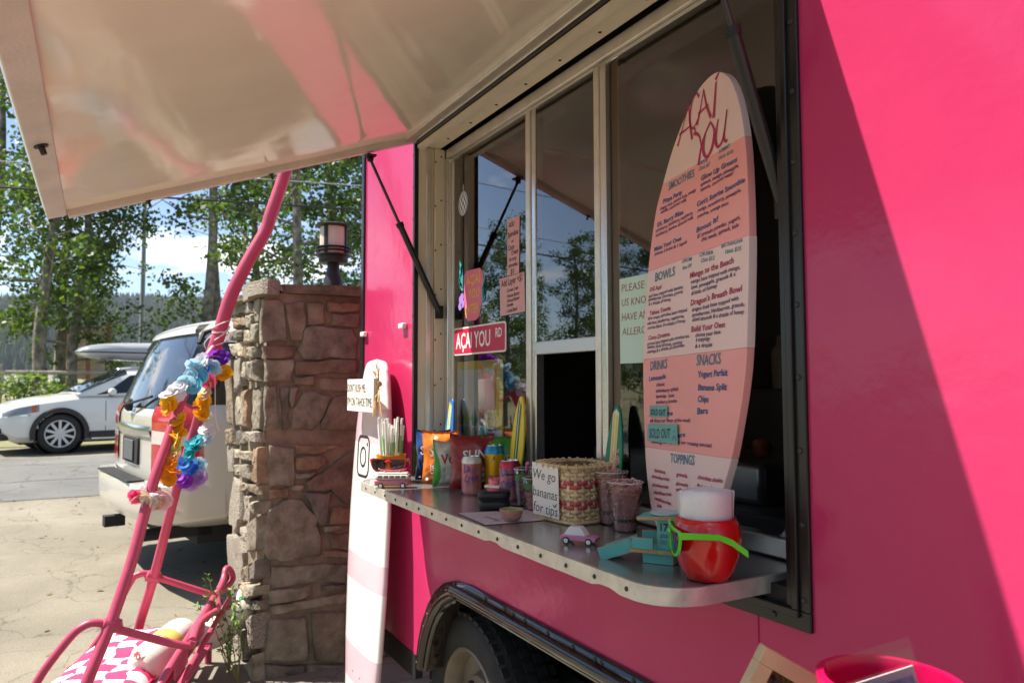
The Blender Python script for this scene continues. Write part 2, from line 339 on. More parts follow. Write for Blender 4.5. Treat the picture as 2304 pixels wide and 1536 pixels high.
for i in range(9): MB().lathe([(0, .004), (.005, .002), (.006, 0)], 8, M=Matrix.Rotation(R(180), 3, 'X'), c=(-2.6+i*.2, .07, 2.4525)).build('rivet', SCREW, hd)
mb = MB(); mb.box((-.94, .04, 1.77), (.014, .09, 1.37)); mb.box((-.954, .07, 1.77), (.012, .05, 1.36)); mb.build('jamb', BLACK, TR)
MB().box((-.963, .03, 1.8), (.004, .012, 1.3)).build('jamb_edge', ALU, TR)
MB().box((-1.84, .06, 1.105), (1.79, .11, .05)).build('sill', BLACKM, TR)
# windows
YW = .118
def rail(name, x0, x1, z0, z1, y0, y1, m, par, bv=.003): return MB().box(((x0+x1)/2, (y0+y1)/2, (z0+z1)/2), (x1-x0, y1-y0, z1-z0)).build(name, m, par, bevel=bv)
wf = rail('window_frame', -2.732, -.962, 2.412, 2.450, YW, YW+.045, ALU, TR)
rail('window_rail', -2.732, -.962, 2.398, 2.4115, YW+.012, YW+.04, ALU2, wf)
rail('window_rail', -2.70, -.962, 1.146, 1.185, YW, YW+.045, ALU, wf)
rail('window_stile', -2.732, -2.700, 1.146, 2.411, YW-.004, YW+.045, ALU2, wf); rail('window_stile', -2.699, -2.672, 1.186, 2.397, YW+.012, YW+.04, ALU, wf)
rail('window_stile', -2.088, -2.058, 1.186, 2.397, YW, YW+.042, ALU, wf); rail('window_stile', -2.056, -2.031, 1.186, 2.397, YW+.004, YW+.036, ALU2, wf)
rail('window_stile', -1.694, -1.668, 1.186, 2.397, YW-.006, YW+.036, ALU, wf); rail('window_stile', -1.667, -1.640, 1.186, 2.397, YW-.004, YW+.040, ALU2, wf); rail('window_stile', -1.638, -1.602, 1.186, 2.397, YW+.014, YW+.042, mat('bronze_stile', (.14, .10, .065), .4, metal=.6), wf)
rail('window_stile', -.992, -.962, 1.186, 2.397, YW, YW+.042, BLACK, wf)
sh = rail('sash_rail', -2.029, -1.695, 1.592, 1.632, YW-.002, YW+.022, mat('pale_sash', (.62, .66, .68), .35, metal=.4), wf)
for n_, a, b, c, d, y in (('window_pane', -2.673, -2.087, 1.18, 2.40, YW+.010), ('window_pane', -2.033, -1.692, 1.63, 2.40, YW+.008), ('window_pane', -1.604, -.99, 1.18, 2.40, YW+.012)):
    g = MB(); g.add([(a, y, c), (b, y, c), (b, y, d), (a, y, d)], [(0, 1, 2, 3)]); g.build(n_, GLASS, TR, smooth=False, fix=False)
# hatch
HD = V((0, -.9391, -.3436)); HN = V((0, .3436, -.9391)); H0 = V((0, -.012, 2.478))
def hp(x, s, n): return H0+V((x, 0, 0))+HD*s+HN*n
def hbox(mb, x0, x1, s0, s1, n0, n1): mb.add([hp(x, s, n) for x in (x0, x1) for s in (s0, s1) for n in (n0, n1)], [(0, 1, 3, 2), (4, 6, 7, 5), (0, 4, 5, 1), (2, 3, 7, 6), (0, 2, 6, 4), (1, 5, 7, 3)])
mb = MB(); hbox(mb, -2.745, -.948, .0, 1.305, -.045, -.02); ht = mb.build('hatch', PINK, TR)
mb = MB(); mb.grid(lambda u, v: hp(-2.72+1.752*u, .05+1.215*v, -.006+.0022*noise.noise(V((u*5, v*4, 2)))+.0005*noise.noise(V((u*16, v*12, 5)))), 120, 90); mb.build('hatch_lining', CREAM, ht, fix=False)
for n_, x0, x1, s0, s1, n0, n1, m in (('hatch_rail', -2.748, -.945, 1.262, 1.318, -.045, .004, RAIL), ('hatch_rail', -2.748, -2.712, .0, 1.260, -.045, .016, RAIL), ('hatch_rail', -.981, -.945, .0, 1.260, -.045, .016, RAIL), ('hinge_rail', -2.711, -.982, .012, .062, -.030, .006, ALU), ('hinge', -2.745, -.948, -.014, .010, -.03, .012, ALU)):
    mb = MB(); hbox(mb, x0, x1, s0, s1, n0, n1); mb.build(n_, m, ht, bevel=.003)
mb = MB(); stroke(mb, [(-1.205, 1.255), (-1.207, 1.225), (-1.202, 1.19), (-1.208, 1.165)], [.001, .004, .003, .001], lambda a, b: hp(a, b, -.0005), 5); mb.build('scratch', mat('scratch_brown', (.16, .10, .05), .8), ht, smooth=False, fix=False)
def hbolt(x, s, n, par, r=.012):
    M = Matrix.Rotation(HN.angle(V((0, 0, 1))), 3, 'X') if False else V((0, 0, 1)).rotation_difference(HN).to_matrix()
    MB().lathe([(0, .020), (.5*r, .020), (.55*r, .003), (1.15*r, .003), (1.15*r, 0)], 12, M=M, c=hp(x, s, n)).build('bolt', SCREW, par)
for x in (-1.93,): hbolt(x, 1.29, .0045, ht, .013)
for s in (1.02, .6): hbolt(-2.73, s, .0165, ht, .008)
# gas struts
def strut(a, b):
    a, b = V(a), V(b); c = a.lerp(b, .42); s_ = MB().tube([c, b], .0125, 12).build('gas_strut', mat('strut_black', (.015, .014, .013), .3), TR)
    MB().tube([a, c], .006, 10).build('strut_rod', mat('strut_rod', (.06, .06, .06), .25, metal=.8), s_); MB().tube([c-(b-c)*.02, c+(b-c)*.03], .0155, 12).build('strut_collar', BLACKM, s_)
    mb = MB(); mb.box(a+V((0, 0, .012)), (.05, .035, .006)); mb.lathe([(0, -.012), (.011, -.008), (.013, 0), (.009, .01), (0, .012)], 10, c=a); mb.build('strut_bracket', BLACKM, s_)
    mb = MB(); mb.box(b, (.016, .03, .05)); mb.lathe([(0, -.012), (.011, -.008), (.013, 0), (.009, .01), (0, .012)], 10, c=b); mb.build('strut_bracket', BLACKM, s_)
strut((-2.728, -.20, 2.365), (-2.715, .085, 1.785)); strut((-.95, -.20, 2.365), (-.965, .03, 1.835))
# shelf
ZS = 1.142; r_ = .095; YF = -.245
def arc(cx, cy, a0, a1, n=9): return [(cx+r_*math.cos(R(a0+(a1-a0)*i/n)), cy+r_*math.sin(R(a0+(a1-a0)*i/n))) for i in range(n+1)]
OUT = [(-2.738, .112)]+arc(-2.738+r_, YF+r_, 180, 270)+arc(-.995-r_, YF+r_, 270, 360)+[(-.995, .112)]
mb = MB(); mb.prism(OUT, lambda a, b, c: V((a, b, c)), ZS-.004, ZS); shf = mb.build('shelf', STEEL, TR, smooth=False)
edge = OUT[0:1]+OUT[1:]; mb = MB()
# a folded lip along the rim, a little ragged where it has been knocked
Q = []
for i in range(len(OUT)-1):
    a, b = OUT[i], OUT[i+1]; n = max(1, int(math.hypot(b[0]-a[0], b[1]-a[1])/.03))
    Q += [(a[0]+(b[0]-a[0])*k/n, a[1]+(b[1]-a[1])*k/n) for k in range(n)]
Q.append(OUT[-1]); vs = []
for i, p in enumerate(Q):
    a, b = Q[max(0, i-1)], Q[min(len(Q)-1, i+1)]; dx, dy = b[0]-a[0], b[1]-a[1]; l = math.hypot(dx, dy); nx, ny = dy/l, -dx/l
    low = ZS-.031+.0012*noise.noise(V((p[0]*9, p[1]*9, 3)))+(.006 if abs(p[0]+1.62) < .02 or abs(p[0]+1.17) < .02 else 0); o_ = .0025
    vs += [(p[0]+nx*o_, p[1]+ny*o_, ZS+.0012), (p[0]+nx*o_, p[1]+ny*o_, low), (p[0]-nx*.0005, p[1]-ny*.0005, low), (p[0]-nx*.004, p[1]-ny*.004, ZS+.0012)]
mb.add(vs, [(4*i+k, 4*i+(k+1) % 4, 4*i+4+(k+1) % 4, 4*i+4+k) for i in range(len(Q)-1) for k in range(4)])
lp = mb.build('shelf_lip', LIP, shf, ang=30)
for i in range(16): MB().lathe([(0, .003), (.0035, .0025), (.005, 0)], 10, M=Matrix.Rotation(R(90), 3, 'X'), c=(-2.60+i*.1, YF-.0026, ZS-.015)).build('rivet', SCREW, shf)
for x in (-2.5, -1.85, -1.3): mb = MB(); mb.prism([(.0, 1.11), (-.16, 1.11), (-.16, 1.10), (.0, 1.075)], lambda a, b, c: V((x+c, a, b)), -.012, .012); mb.build('shelf_bracket', BLACKM, TR)
# fender and wheels
OUTF = [(-2.715, .44), (-2.69, .53), (-2.66, .60), (-2.60, .685), (-2.53, .75), (-2.45, .798), (-2.36, .826), (-2.25, .836), (-1.22, .836), (-1.14, .82), (-1.05, .75), (-.955, .62), (-.89, .44)]
mb = MB(); n = len(CUT); vs = []
for i in range(n):
    for y, k in ((-.005, 0), (-.005, 1)):
        a = OUTF[i] if k == 0 else CUT[i]; vs.append((a[0], y, a[1]))
mb.add(vs, [(2*i, 2*i+1, 2*i+3, 2*i+2) for i in range(n-1)])
fd = mb.build('fender', GLOSSB, TR, solid=.008)
C3 = lambda L, y, k=6: [V((p.x, y, p.y)) for p in cat_rom([(a, b, 0) for a, b in L], k)]
mid = [((a[0]*.35+b[0]*.65), (a[1]*.35+b[1]*.65)) for a, b in zip(OUTF, CUT)]
MB().tube(C3(mid, -.010), .020, 10).build('fender_bead', GLOSSB, fd); MB().tube(C3(CUT, -.006), .009, 8).build('fender_edge', GLOSSB, fd)
for i, p in enumerate(C3([((a[0]*.75+b[0]*.25), (a[1]*.75+b[1]*.25)) for a, b in zip(OUTF, CUT)], -.0092, 3)):
    if i % 2 == 0 or 21 < i < 24: MB().lathe([(0, .004), (.005, .003), (.007, 0)], 8, M=Matrix.Rotation(R(90), 3, 'X'), c=p).build('bolt', SCREW, fd)
for k in (.12, .24, .36, .48, .60, .72, .84): MB().lathe([(0, .004), (.005, .003), (.007, 0)], 8, M=Matrix.Rotation(R(90), 3, 'X'), c=(-2.25+k*1.03, -.0092, .822)).build('bolt', SCREW, fd)
mb = MB(); mb.add([(a, y, b) for a, b in CUT for y in (.0, .36)], [(2*i, 2*i+1, 2*i+3, 2*i+2) for i in range(n-1)]); mb.add([(a, .36, b) for a, b in CUT], [tuple(range(n))]); mb.build('wheel_well', GLOSSB, TR, smooth=False)
def wheel(name, c, r, wd, par, M, hub, n=48, spokes=0, rimr=.62, local=False):
    """tyre with tread blocks, rim and hub; M turns the z axis to the axle"""
    pr = [(r*rimr, -wd*.42), (r*.72, -wd*.5), (r*.90, -wd*.5), (r*.965, -wd*.42), (r, -wd*.34), (r, wd*.34), (r*.965, wd*.42), (r*.90, wd*.5), (r*.72, wd*.5), (r*rimr, wd*.42)]
    ty = MB().lathe(pr, n, c=c, M=M).build('tyre', RUB, par, local=local); tb = MB()
    for k in range(n):
        a = math.tau*k/n
        for z in (-.22*wd, 0.0, .22*wd, .40*wd, -.40*wd):
            q = MB().box((0, 0, 0), (.012, r*.085, wd*.16)); q.xf(Matrix.Translation((r*(1.0 if abs(z) < .3*wd else .975), 0, z))); q.xf(Matrix.Rotation(a+(.5*math.tau/n if z in (0.0, .40*wd) else 0), 4, 'Z')); q.xf(Matrix.Translation(c) @ M.to_4x4()); tb.add(q.v, q.f)
    if spokes == 0: tb.build('tread', RUB, par, smooth=False, fix=False, local=local)
    rr = r*rimr
    rm = MB().lathe([(rr*1.03, wd*.44), (rr*.99, wd*.46), (rr*.95, wd*.40), (rr*.90, wd*.12), (rr*.62, wd*.10), (rr*.55, wd*.24), (rr*.34, wd*.27), (rr*.30, wd*.36), (rr*.28, wd*.50), (0, wd*.52)] if not spokes else [(rr*1.03, wd*.42), (rr*.99, wd*.47), (rr*.93, wd*.42), (rr*.90, wd*.05), (0, wd*.05)], 32, c=c, M=M).build('rim', hub if not spokes else BLACKM, par, local=local)
    if spokes:
        mb = MB(); mb.lathe([(rr*1.02, wd*.43), (rr*.985, wd*.49), (rr*.92, wd*.44), (rr*.93, wd*.38)], 32, c=c, M=M); mb.lathe([(rr*.22, wd*.2), (rr*.2, wd*.44), (0, wd*.46)], 16, c=c, M=M)
        for k in range(spokes):
            q = MB().box((rr*.55, 0, wd*.38), (rr*.78, rr*.19, wd*.1)); q.xf(Matrix.Rotation(math.tau*k/spokes, 4, 'Z')); q.xf(Matrix.Translation(c) @ M.to_4x4()); mb.add(q.v, q.f)
        mb.build('spokes', hub, par, local=local, bevel=.004)
    else:
        for k in range(6):
            a = math.tau*k/6; p = V(c)+M @ V((rr*.44*math.cos(a), rr*.44*math.sin(a), wd*.26)); MB().lathe([(.011, 0), (.011, .016), (0, .018)], 6, c=p, M=M).build('lug_nut', SCREW, par, local=local)
AX = Matrix.Rotation(R(90), 3, 'X')   # z axis -> -Y
HUB = mat('dusty_rim', (.20, .17, .13), .5, metal=.4, var=(9, .2))
for x in (-2.41, -1.60):
    wh = thing('wheel', None, None, (x, .16, .345)); del_ = wh; wh.parent = TR; wh.matrix_parent_inverse = Matrix.Translation(-TR.location)
    wheel('w', (0, 0, 0), .345, .20, wh, AX, HUB, local=True)
# ---------------------------------------------------------------- menu surfboard in front of the window
MEN = thing('menu_surfboard', 'tall pink striped surfboard menu leaning on the serving window', 'menu board', (-1.258, .0525, ZS+.002), rot=(-math.atan(.035), 0, R(-13)))
OUTB = [(.095, 1.024), (.063, 1.021), (.039, 1.014), (.019, 1.003), (-.03, .965), (-.081, .910), (-.128, .838), (-.160, .780), (-.182, .707), (-.197, .632), (-.208, .541), (-.214, .416), (-.211, .350), (-.201, .248), (-.184, .140), (-.149, .044), (-.10, .004), (.0, .0), (.07, .004), (.115, .05), (.155, .141), (.185, .209), (.204, .271), (.221, .339), (.232, .410), (.236, .541), (.236, .649), (.227, .778), (.214, .862), (.193, .930), (.163, .985), (.128, 1.015)]
OB = [(p.x, p.y) for p in cat_rom([(a, b, 0) for a, b in OUTB], 3, True)]
TH = .018
BCOL = {'pale': mat('board_pale', (.84, .60, .55), .33, var=(4, .05)), 'coral': mat('board_coral', (.90, .36, .325), .33, var=(4, .05)), 'edge': mat('board_wood', (.42, .20, .12), .6, var=(30, .3))}
def band(v0, v1):
    """part of the board outline between two stripe lines"""
    P = [(a, b) for a, b in OB]
    def clip(P, f):
        o = []
        for i in range(len(P)):
            a, b = P[i], P[(i+1) % len(P)]; fa, fb = f(a), f(b)
            if fa >= 0: o.append(a)
            if fa*fb < 0: t = fa/(fa-fb); o.append((a[0]+(b[0]-a[0])*t, a[1]+(b[1]-a[1])*t))
        return o
    tilt = .02
    return clip(clip(P, lambda p: p[1]-v0-tilt*p[0]), lambda p: v1+tilt*p[0]-p[1])
fB = lambda a, b, c: V((a, c, b))
st_ = [-.1, .203, .420, .639, .843, 1.2]
for k in range(5):
    mb = MB(); mb.prism(band(st_[k]+.0001, st_[k+1]-.0001), fB, -TH, 0)
    mb.build('stripe', BCOL['pale' if k % 2 == 0 else 'coral'], MEN, smooth=False, local=True, bevel=.0012, seg=1)
INK = {'t': mat('ink_teal', lin(62, 128, 150), .5), 'b': mat('ink_blue', lin(40, 88, 140), .5), 'p': mat('ink_purple', lin(72, 32, 92), .5), 'm': mat('ink_magenta', lin(168, 42, 84), .5)}
on = lambda a, b: V((a, -TH-.0012, b))
MENU=[('SMOOTHIES','t',20,-0.095,0.816,0.025,0.818),
('BASE','t',9,0.051,0.837,0.082,0.836),
('12oz $7','t',9,0.044,0.824,0.092,0.824),
('SUMMIT','t',9,0.125,0.839,0.168,0.84),
('16oz $10','t',9,0.125,0.825,0.179,0.825),
('Pitaya Party','b',14,-0.122,0.79,-0.028,0.791),
('dragon fruit, passion fruit, mango','p',9,-0.136,0.776,0.034,0.782),
('vanilla, coconut milk','p',9,-0.133,0.767,-0.008,0.77),
('DL Berry Bliss','b',14,-0.149,0.738,-0.022,0.744),
('strawberry, blueberry, raspberry,','p',9,-0.157,0.726,0.022,0.733),
('blackberry, banana, almond milk','p',9,-0.156,0.714,0.024,0.722),
('Glow Up Greens','b',15,0.055,0.799,0.194,0.803),
('spinach, mango, pineapple,','p',9,0.053,0.787,0.2,0.79),
('banana, coconut water','p',9,0.054,0.775,0.183,0.78),
("Curt's Sunrise Smoothie",'b',15,0.039,0.745,0.222,0.753),
('mango, strawberry, pineapple,','p',9,0.043,0.732,0.209,0.737),
('peaches, orange juice','p',9,0.042,0.719,0.165,0.722),
('Boost It!','b',15,0.039,0.687,0.127,0.695),
('$1 protein powder, yogurt,','p',10,0.042,0.674,0.207,0.682),
('chia seeds, spinach, kale','p',10,0.06,0.663,0.202,0.668),
('Make Your Own','b',14,-0.163,0.68,-0.029,0.684),
('choose 3 fruits & 1 liquid','p',9,-0.162,0.669,-0.004,0.671),
('BOWLS','t',24,-0.156,0.604,-0.056,0.606),
('GROM','t',9,-0.023,0.629,0.02,0.629),
('8oz $9','t',9,-0.02,0.613,0.02,0.615),
('CRUISER','t',9,0.053,0.631,0.109,0.629),
('12oz $12','t',10,0.06,0.617,0.114,0.616),
('BIG KAHUNA','t',9,0.14,0.635,0.216,0.634),
('16oz $15','t',10,0.155,0.62,0.212,0.619),
('OG Açaí','m',14,-0.183,0.582,-0.12,0.584),
('açaí base topped with banana,','p',9,-0.188,0.568,-0.017,0.571),
('strawberries, chocolate, granola','p',9,-0.191,0.559,-0.018,0.56),
('& a drizzle of honey','p',9,-0.188,0.548,-0.073,0.549),
('Tahoe Tessie','m',14,-0.181,0.523,-0.074,0.527),
('blue cream spirulina base topped','p',9,-0.19,0.512,0.003,0.517),
('with kiwi, blueberries, raspberries,','p',9,-0.193,0.5,-0.009,0.504),
('coconut flakes, & a drizzle of honey','p',9,-0.191,0.489,-0.004,0.493),
('Coco Dreams','m',14,-0.185,0.462,-0.076,0.466),
('coconut base topped with strawberries,','p',9,-0.192,0.449,0.015,0.458),
('banana, sliced almonds, coconut','p',9,-0.19,0.441,-0.017,0.445),
('shavings & a drizzle of chocolate','p',9,-0.19,0.429,-0.007,0.438),
('Mango to the Beach','m',17,0.013,0.589,0.186,0.597),
('mango base topped with mango,','p',10,0.018,0.576,0.209,0.582),
('kiwi, pineapple, granola & a','p',10,0.02,0.563,0.193,0.57),
('drizzle of honey','p',10,0.02,0.55,0.126,0.555),
("Dragon's Breath Bowl",'m',17,0.018,0.527,0.217,0.537),
('dragon fruit base topped with','p',10,0.024,0.513,0.205,0.52),
('strawberries, blackberries, granola,','p',10,0.024,0.501,0.225,0.507),
('sliced almonds & a drizzle of honey','p',10,0.026,0.491,0.224,0.492),
('Build Your Own','m',17,0.022,0.468,0.157,0.47),
('choose your base','p',10,0.041,0.456,0.141,0.457),
('4 toppings','p',10,0.042,0.445,0.1,0.447),
('& a drizzle','p',10,0.04,0.432,0.11,0.433),
('DRINKS','t',25,-0.172,0.387,-0.085,0.391),
('SNACKS','t',26,0.047,0.394,0.143,0.395),
('Lemonade','b',16,-0.177,0.361,-0.092,0.367),
('classic','p',10,-0.139,0.348,-0.096,0.35),
('strawberry splash','p',10,-0.141,0.333,-0.031,0.339),
('lavendar  love','p',10,-0.139,0.32,-0.05,0.324),
('blueberry breeze','p',10,-0.138,0.306,-0.037,0.312),
('Yogurt Parfait','b',18,0.054,0.368,0.169,0.371),
('Banana Split','b',18,0.055,0.34,0.167,0.342),
('Chips','b',18,0.055,0.315,0.098,0.316),
('Bars','b',18,0.053,0.289,0.096,0.292),
('Açai bites','b',14,-0.175,0.275,-0.055,0.283),
('ask about our flavor of the week!','p',10,-0.169,0.261,0.025,0.271),
('Kickers','b',14,-0.083,0.229,0.003,0.237),
('our rotating specials!','p',11,-0.014,0.22,0.113,0.223),
('feeling funky? try','p',10,-0.158,0.211,-0.018,0.22),
('TOPPINGS','t',24,-0.061,0.174,0.045,0.179),
('banana','m',12,-0.14,0.144,-0.086,0.146),
('strawberries','m',12,-0.154,0.129,-0.066,0.131),
('blueberries','m',12,-0.149,0.109,-0.069,0.114),
('blackberries','m',12,-0.141,0.092,-0.055,0.099),
('raspberries','m',12,-0.137,0.079,-0.057,0.078),
('kiwi','m',12,-0.124,0.064,-0.101,0.065),
('mango','m',12,-0.132,0.048,-0.092,0.054),
('granola','m',12,-0.034,0.147,0.015,0.149),
('almonds','m',12,-0.036,0.126,0.019,0.13),
('walnuts','m',12,-0.035,0.113,0.014,0.117),
('chocolate chunks','m',12,0.059,0.152,0.156,0.155),
('flax seeds','m',12,0.057,0.133,0.123,0.137)]
for k in 'tbpm':
    for s_, c, h, a, b, e, d in MENU:
        if c == k:
            mb = MB()
            big = h > 19; hh = h*.00074*(1.2 if big else 1)+(.0014 if h < 11 else 0)
            write(mb, s_, (a, b), (e, d), hh, on, off=(.010 if big else .022 if c in 'bm' else .014), shear=.10, wob=.0006)
            mb.build('lettering', INK[k], MEN, smooth=False, local=True, fix=False)
mb = MB()
for P_, W_ in (([(-.054, .912), (-.044, .926), (-.005, .992)], [.009, .005, .003]), ([(-.005, .992), (.002, .95), (.013, .906)], [.003, .007, .008]), ([(-.046, .936), (.008, .940)], [.007, .003]), ([(.040, .994), (.030, 1.006), (.012, .995), (.001, .965), (.006, .938), (.020, .931), (.042, .950)], [.007, .004, .005, .008, .007, .005, .002]), ([(.019, .931), (.027, .922), (.017, .914)], [.003, .005, .002]), ([(.033, .932), (.045, .958), (.060, 1.004)], [.008, .005, .003]), ([(.060, 1.004), (.072, .965), (.092, .929)], [.003, .007, .009]), ([(.038, .955), (.082, .962)], [.007, .003]), ([(.111, 1.0), (.103, .924)], [.006, .010]), ([(.108, 1.006), (.126, 1.020)], [.008, .003]), ([(.024, .916), (.043, .905), (.053, .880)], [.009, .006, .004]), ([(.090, .922), (.058, .886), (.042, .838)], [.003, .005, .009]), ([(.092, .918), (.106, .895), (.099, .862), (.078, .846), (.062, .866), (.070, .9), (.092, .918)], [.004, .007, .010, .007, .010, .006, .004]), ([(.121, .915), (.112, .876), (.122, .855), (.141, .868), (.155, .924)], [.004, .009, .007, .006, .004]), ([(.155, .924), (.145, .868), (.157, .856)], [.004, .006, .008])):
    stroke(mb, P_, W_, on, 8)
mb.build('logo_lettering', mat('ink_berry', lin(178, 40, 84), .45), MEN, smooth=False, local=True, fix=False)
# two SOLD OUT cards stuck on the menu
MM = Matrix.Translation(MEN.location) @ MEN.rotation_euler.to_matrix().to_4x4()
TEAL = mat('teal_card', lin(108, 172, 160), .6)
def card(name, label, cat, corners, lines, M, m, ink, lift=.004, off=.02, group=None, th=.0012, shear=.1):
    """a flat card given by its four corners (top-left first, clockwise) in a plane; M places the plane"""
    cx = sum(c[0] for c in corners)/4; cz = min(c[1] for c in corners)
    t = thing(name, label, cat, M @ V((cx, -lift, cz)), group=group); t.rotation_euler = M.to_euler()
    c2 = [(a-cx, b-cz) for a, b in corners]
    mb = MB(); mb.prism(c2, lambda a, b, c: V((a, c, b)), -th, 0); mb.build('sheet', m, t, smooth=False, local=True)
    if lines:
        for s_, p0, p1, h in lines:
            mb = MB(); write(mb, s_, (p0[0]-cx, p0[1]-cz), (p1[0]-cx, p1[1]-cz), h, lambda a, b: V((a, -th-.0006, b)), off=off, shear=shear, wob=.0004)
            mb.build('lettering', ink, t, smooth=False, local=True, fix=False)
    return t, (cx, cz)
card('sold_out_card', 'small teal SOLD OUT card, upper of two on the surfboard menu', 'card', [(-.166, .301), (-.076, .303), (-.076, .277), (-.164, .274)], [('SOLD OUT', (-.158, .279), (-.082, .281), .014)], MM, TEAL, INK['p'], .0215, .03)
t_, (cx, cz) = card('sold_out_card', 'larger teal SOLD OUT card with sad face on the surfboard menu', 'card', [(-.170, .257), (-.025, .263), (-.021, .219), (-.171, .216)], [('SOLD OUT', (-.158, .224), (-.052, .230), .022)], MM, TEAL, INK['p'], .0235, .012)
mb = MB(); o2 = lambda a, b: V((a-cx, -.0018, b-cz)); stroke(mb, [(-.044, .226), (-.036, .236), (-.026, .227)], .0022, o2); stroke(mb, [(-.040, .244), (-.039, .248)], .002, o2); stroke(mb, [(-.032, .244), (-.031, .248)], .002, o2); mb.build('sad_face', INK['p'], t_, smooth=False, local=True, fix=False)
# ---------------------------------------------------------------- signs on the glass
WM = Matrix.Translation((0, YW+.0055, 0))
def plate(name, m, par, poly, y0, y1, **k):
    mb = MB(); mb.prism(poly, lambda a, b, c: V((a, c, b)), y0, y1); return mb.build(name, m, par, smooth=False, **k)
def rrect(x0, x1, z0, z1, r, n=4):
    o = []
    for cx, cz, a in ((x1-r, z0+r, -90), (x1-r, z1-r, 0), (x0+r, z1-r, 90), (x0+r, z0+r, 180)): o += [(cx+r*math.cos(R(a+90*i/n)), cz+r*math.sin(R(a+90*i/n))) for i in range(n+1)]
    return o
sg = thing('street_sign', 'crimson street sign reading ACAI YOU RD with white border on window', 'sign', (-2.445, YW+.006, 1.61))
plate('border', mat('sign_white', (.78, .76, .72), .4), sg, rrect(-2.660, -2.232, 1.610, 1.716, .012), .116, .119); plate('panel', mat('sign_red', (.50, .012, .055), .35), sg, rrect(-2.653, -2.239, 1.616, 1.710, .009), .1148, .1158)
mb = MB(); on2 = lambda a, b: V((a, .1142, b)); write(mb, 'A\u00c7AI YOU', (-2.635, 1.636), (-2.345, 1.636), .058, on2, off=.016, shear=0); mb.build('lettering', mat('sign_letter', (.80, .78, .74), .4), sg, smooth=False, fix=False); mb = MB(); write(mb, 'RD', (-2.305, 1.664), (-2.258, 1.664), .032, on2, off=.014, shear=0); mb.build('lettering', mat('sign_letter', (.80, .78, .74), .4), sg, smooth=False, fix=False)
lt = thing('sticker_sign', 'pink juice-glass sticker reading ACAI YOU LATER with pineapple leaves on window', 'sticker', (-2.5, YW+.006, 1.74))
plate('cup', mat('sticker_pink', (.70, .16, .24), .4), lt, [(-2.575, 1.915), (-2.55, 1.932), (-2.44, 1.928), (-2.415, 1.91), (-2.408, 1.87), (-2.425, 1.80), (-2.445, 1.75), (-2.47, 1.737), (-2.535, 1.737), (-2.56, 1.755), (-2.573, 1.82)], .1195, .1215)
mb = MB(); on2 = lambda a, b: V((a, .1188, b))
for s_, a, b, z in (('A\u00c7A\u00cd', -2.555, -2.43, 1.873), ('YOU', -2.535, -2.44, 1.820), ('LATER', -2.560, -2.445, 1.763)): write(mb, s_, (a, z), (b, z+.002), .036, on2, off=.02, shear=0)
mb.build('lettering', mat('sticker_yellow', (.72, .42, .06), .45), lt, smooth=False, fix=False)
mb = MB()
for i in range(7): a = R(60+i*12); stroke(mb, [(-2.585, 1.86+.012*i), (-2.605-.008*math.sin(i), 1.885+.012*i), (-2.612+.012*(i % 3), 1.915+.011*i)], [.012, .014, .001], on2, 4)
for i in range(5): stroke(mb, [(-2.42, 1.80+.012*i), (-2.402, 1.815+.014*i), (-2.398+.004*(i % 2), 1.84+.015*i)], [.012, .014, .001], on2, 4)
mb.build('leaves', mat('sticker_teal', (.05, .38, .42), .45), lt, smooth=False, fix=False)
mb = MB()
for a, b, r in ((-2.60, 1.825, .017), (-2.583, 1.808, .016), (-2.606, 1.80, .016), (-2.588, 1.835, .015)): mb.add([(a+r*math.cos(k*math.tau/14), .1185-.0002*r*100, b+r*math.sin(k*math.tau/14)) for k in range(14)], [tuple(range(14))])
mb.build('grapes', mat('sticker_violet', (.36, .20, .60), .45), lt, smooth=False, fix=False)
db = thing('disco_ball_sticker', 'round silver checkered disco ball sticker on window', 'sticker', (-2.586, YW+.006, 2.15))
mb = MB(); mb2 = MB()
for i in range(9):
    for j in range(9):
        def sp(u, v): a = (u-.5)*math.pi; b = (v-.5)*math.pi; return (-2.586+.042*math.sin(a)*math.cos(b), .1205, 2.20+.048*math.sin(b))
        (mb if (i+j) % 2 else mb2).add([sp(i/9, j/9), sp((i+1)/9, j/9), sp((i+1)/9, (j+1)/9), sp(i/9, (j+1)/9)], [(0, 1, 2, 3)])
mb.build('light_tiles', mat('disco_light', (.75, .76, .74), .4), db, smooth=False, fix=False); mb2.build('dark_tiles', mat('disco_dark', (.10, .13, .12), .4), db, smooth=False, fix=False)
mb = MB(); mb.tube([(-2.584, .1205, 2.248), (-2.583, .1205, 2.275)], .0015, 5); mb.build('string', mat('disco_light', (1, 1, 1)), db)
NP = mat('pink_notepaper', (.66, .36, .36), .7); INKD = mat('ink_dark', lin(45, 28, 40), .6)
card('menu_strip', 'narrow pink paper strip offering spirulina or coco cream on window', 'paper', [(-2.225, 2.065), (-2.140, 2.064), (-2.145, 1.870), (-2.226, 1.870)], [('ADD', (-2.215, 2.035), (-2.175, 2.036), .016), ('Spirulina', (-2.220, 2.0), (-2.148, 2.004), .019), ('or', (-2.195, 1.98), (-2.178, 1.98), .012), ('Coco', (-2.217, 1.955), (-2.175, 1.957), .018), ('Cream', (-2.195, 1.937), (-2.150, 1.940), .016), ('to any', (-2.212, 1.917), (-2.16, 1.919), .014), ('smoothie', (-2.216, 1.896), (-2.155, 1.898), .014), ('$1', (-2.202, 1.873), (-2.176, 1.874), .017)], Matrix.Translation((0, .1268, 0)), NP, INKD, 0, .012)
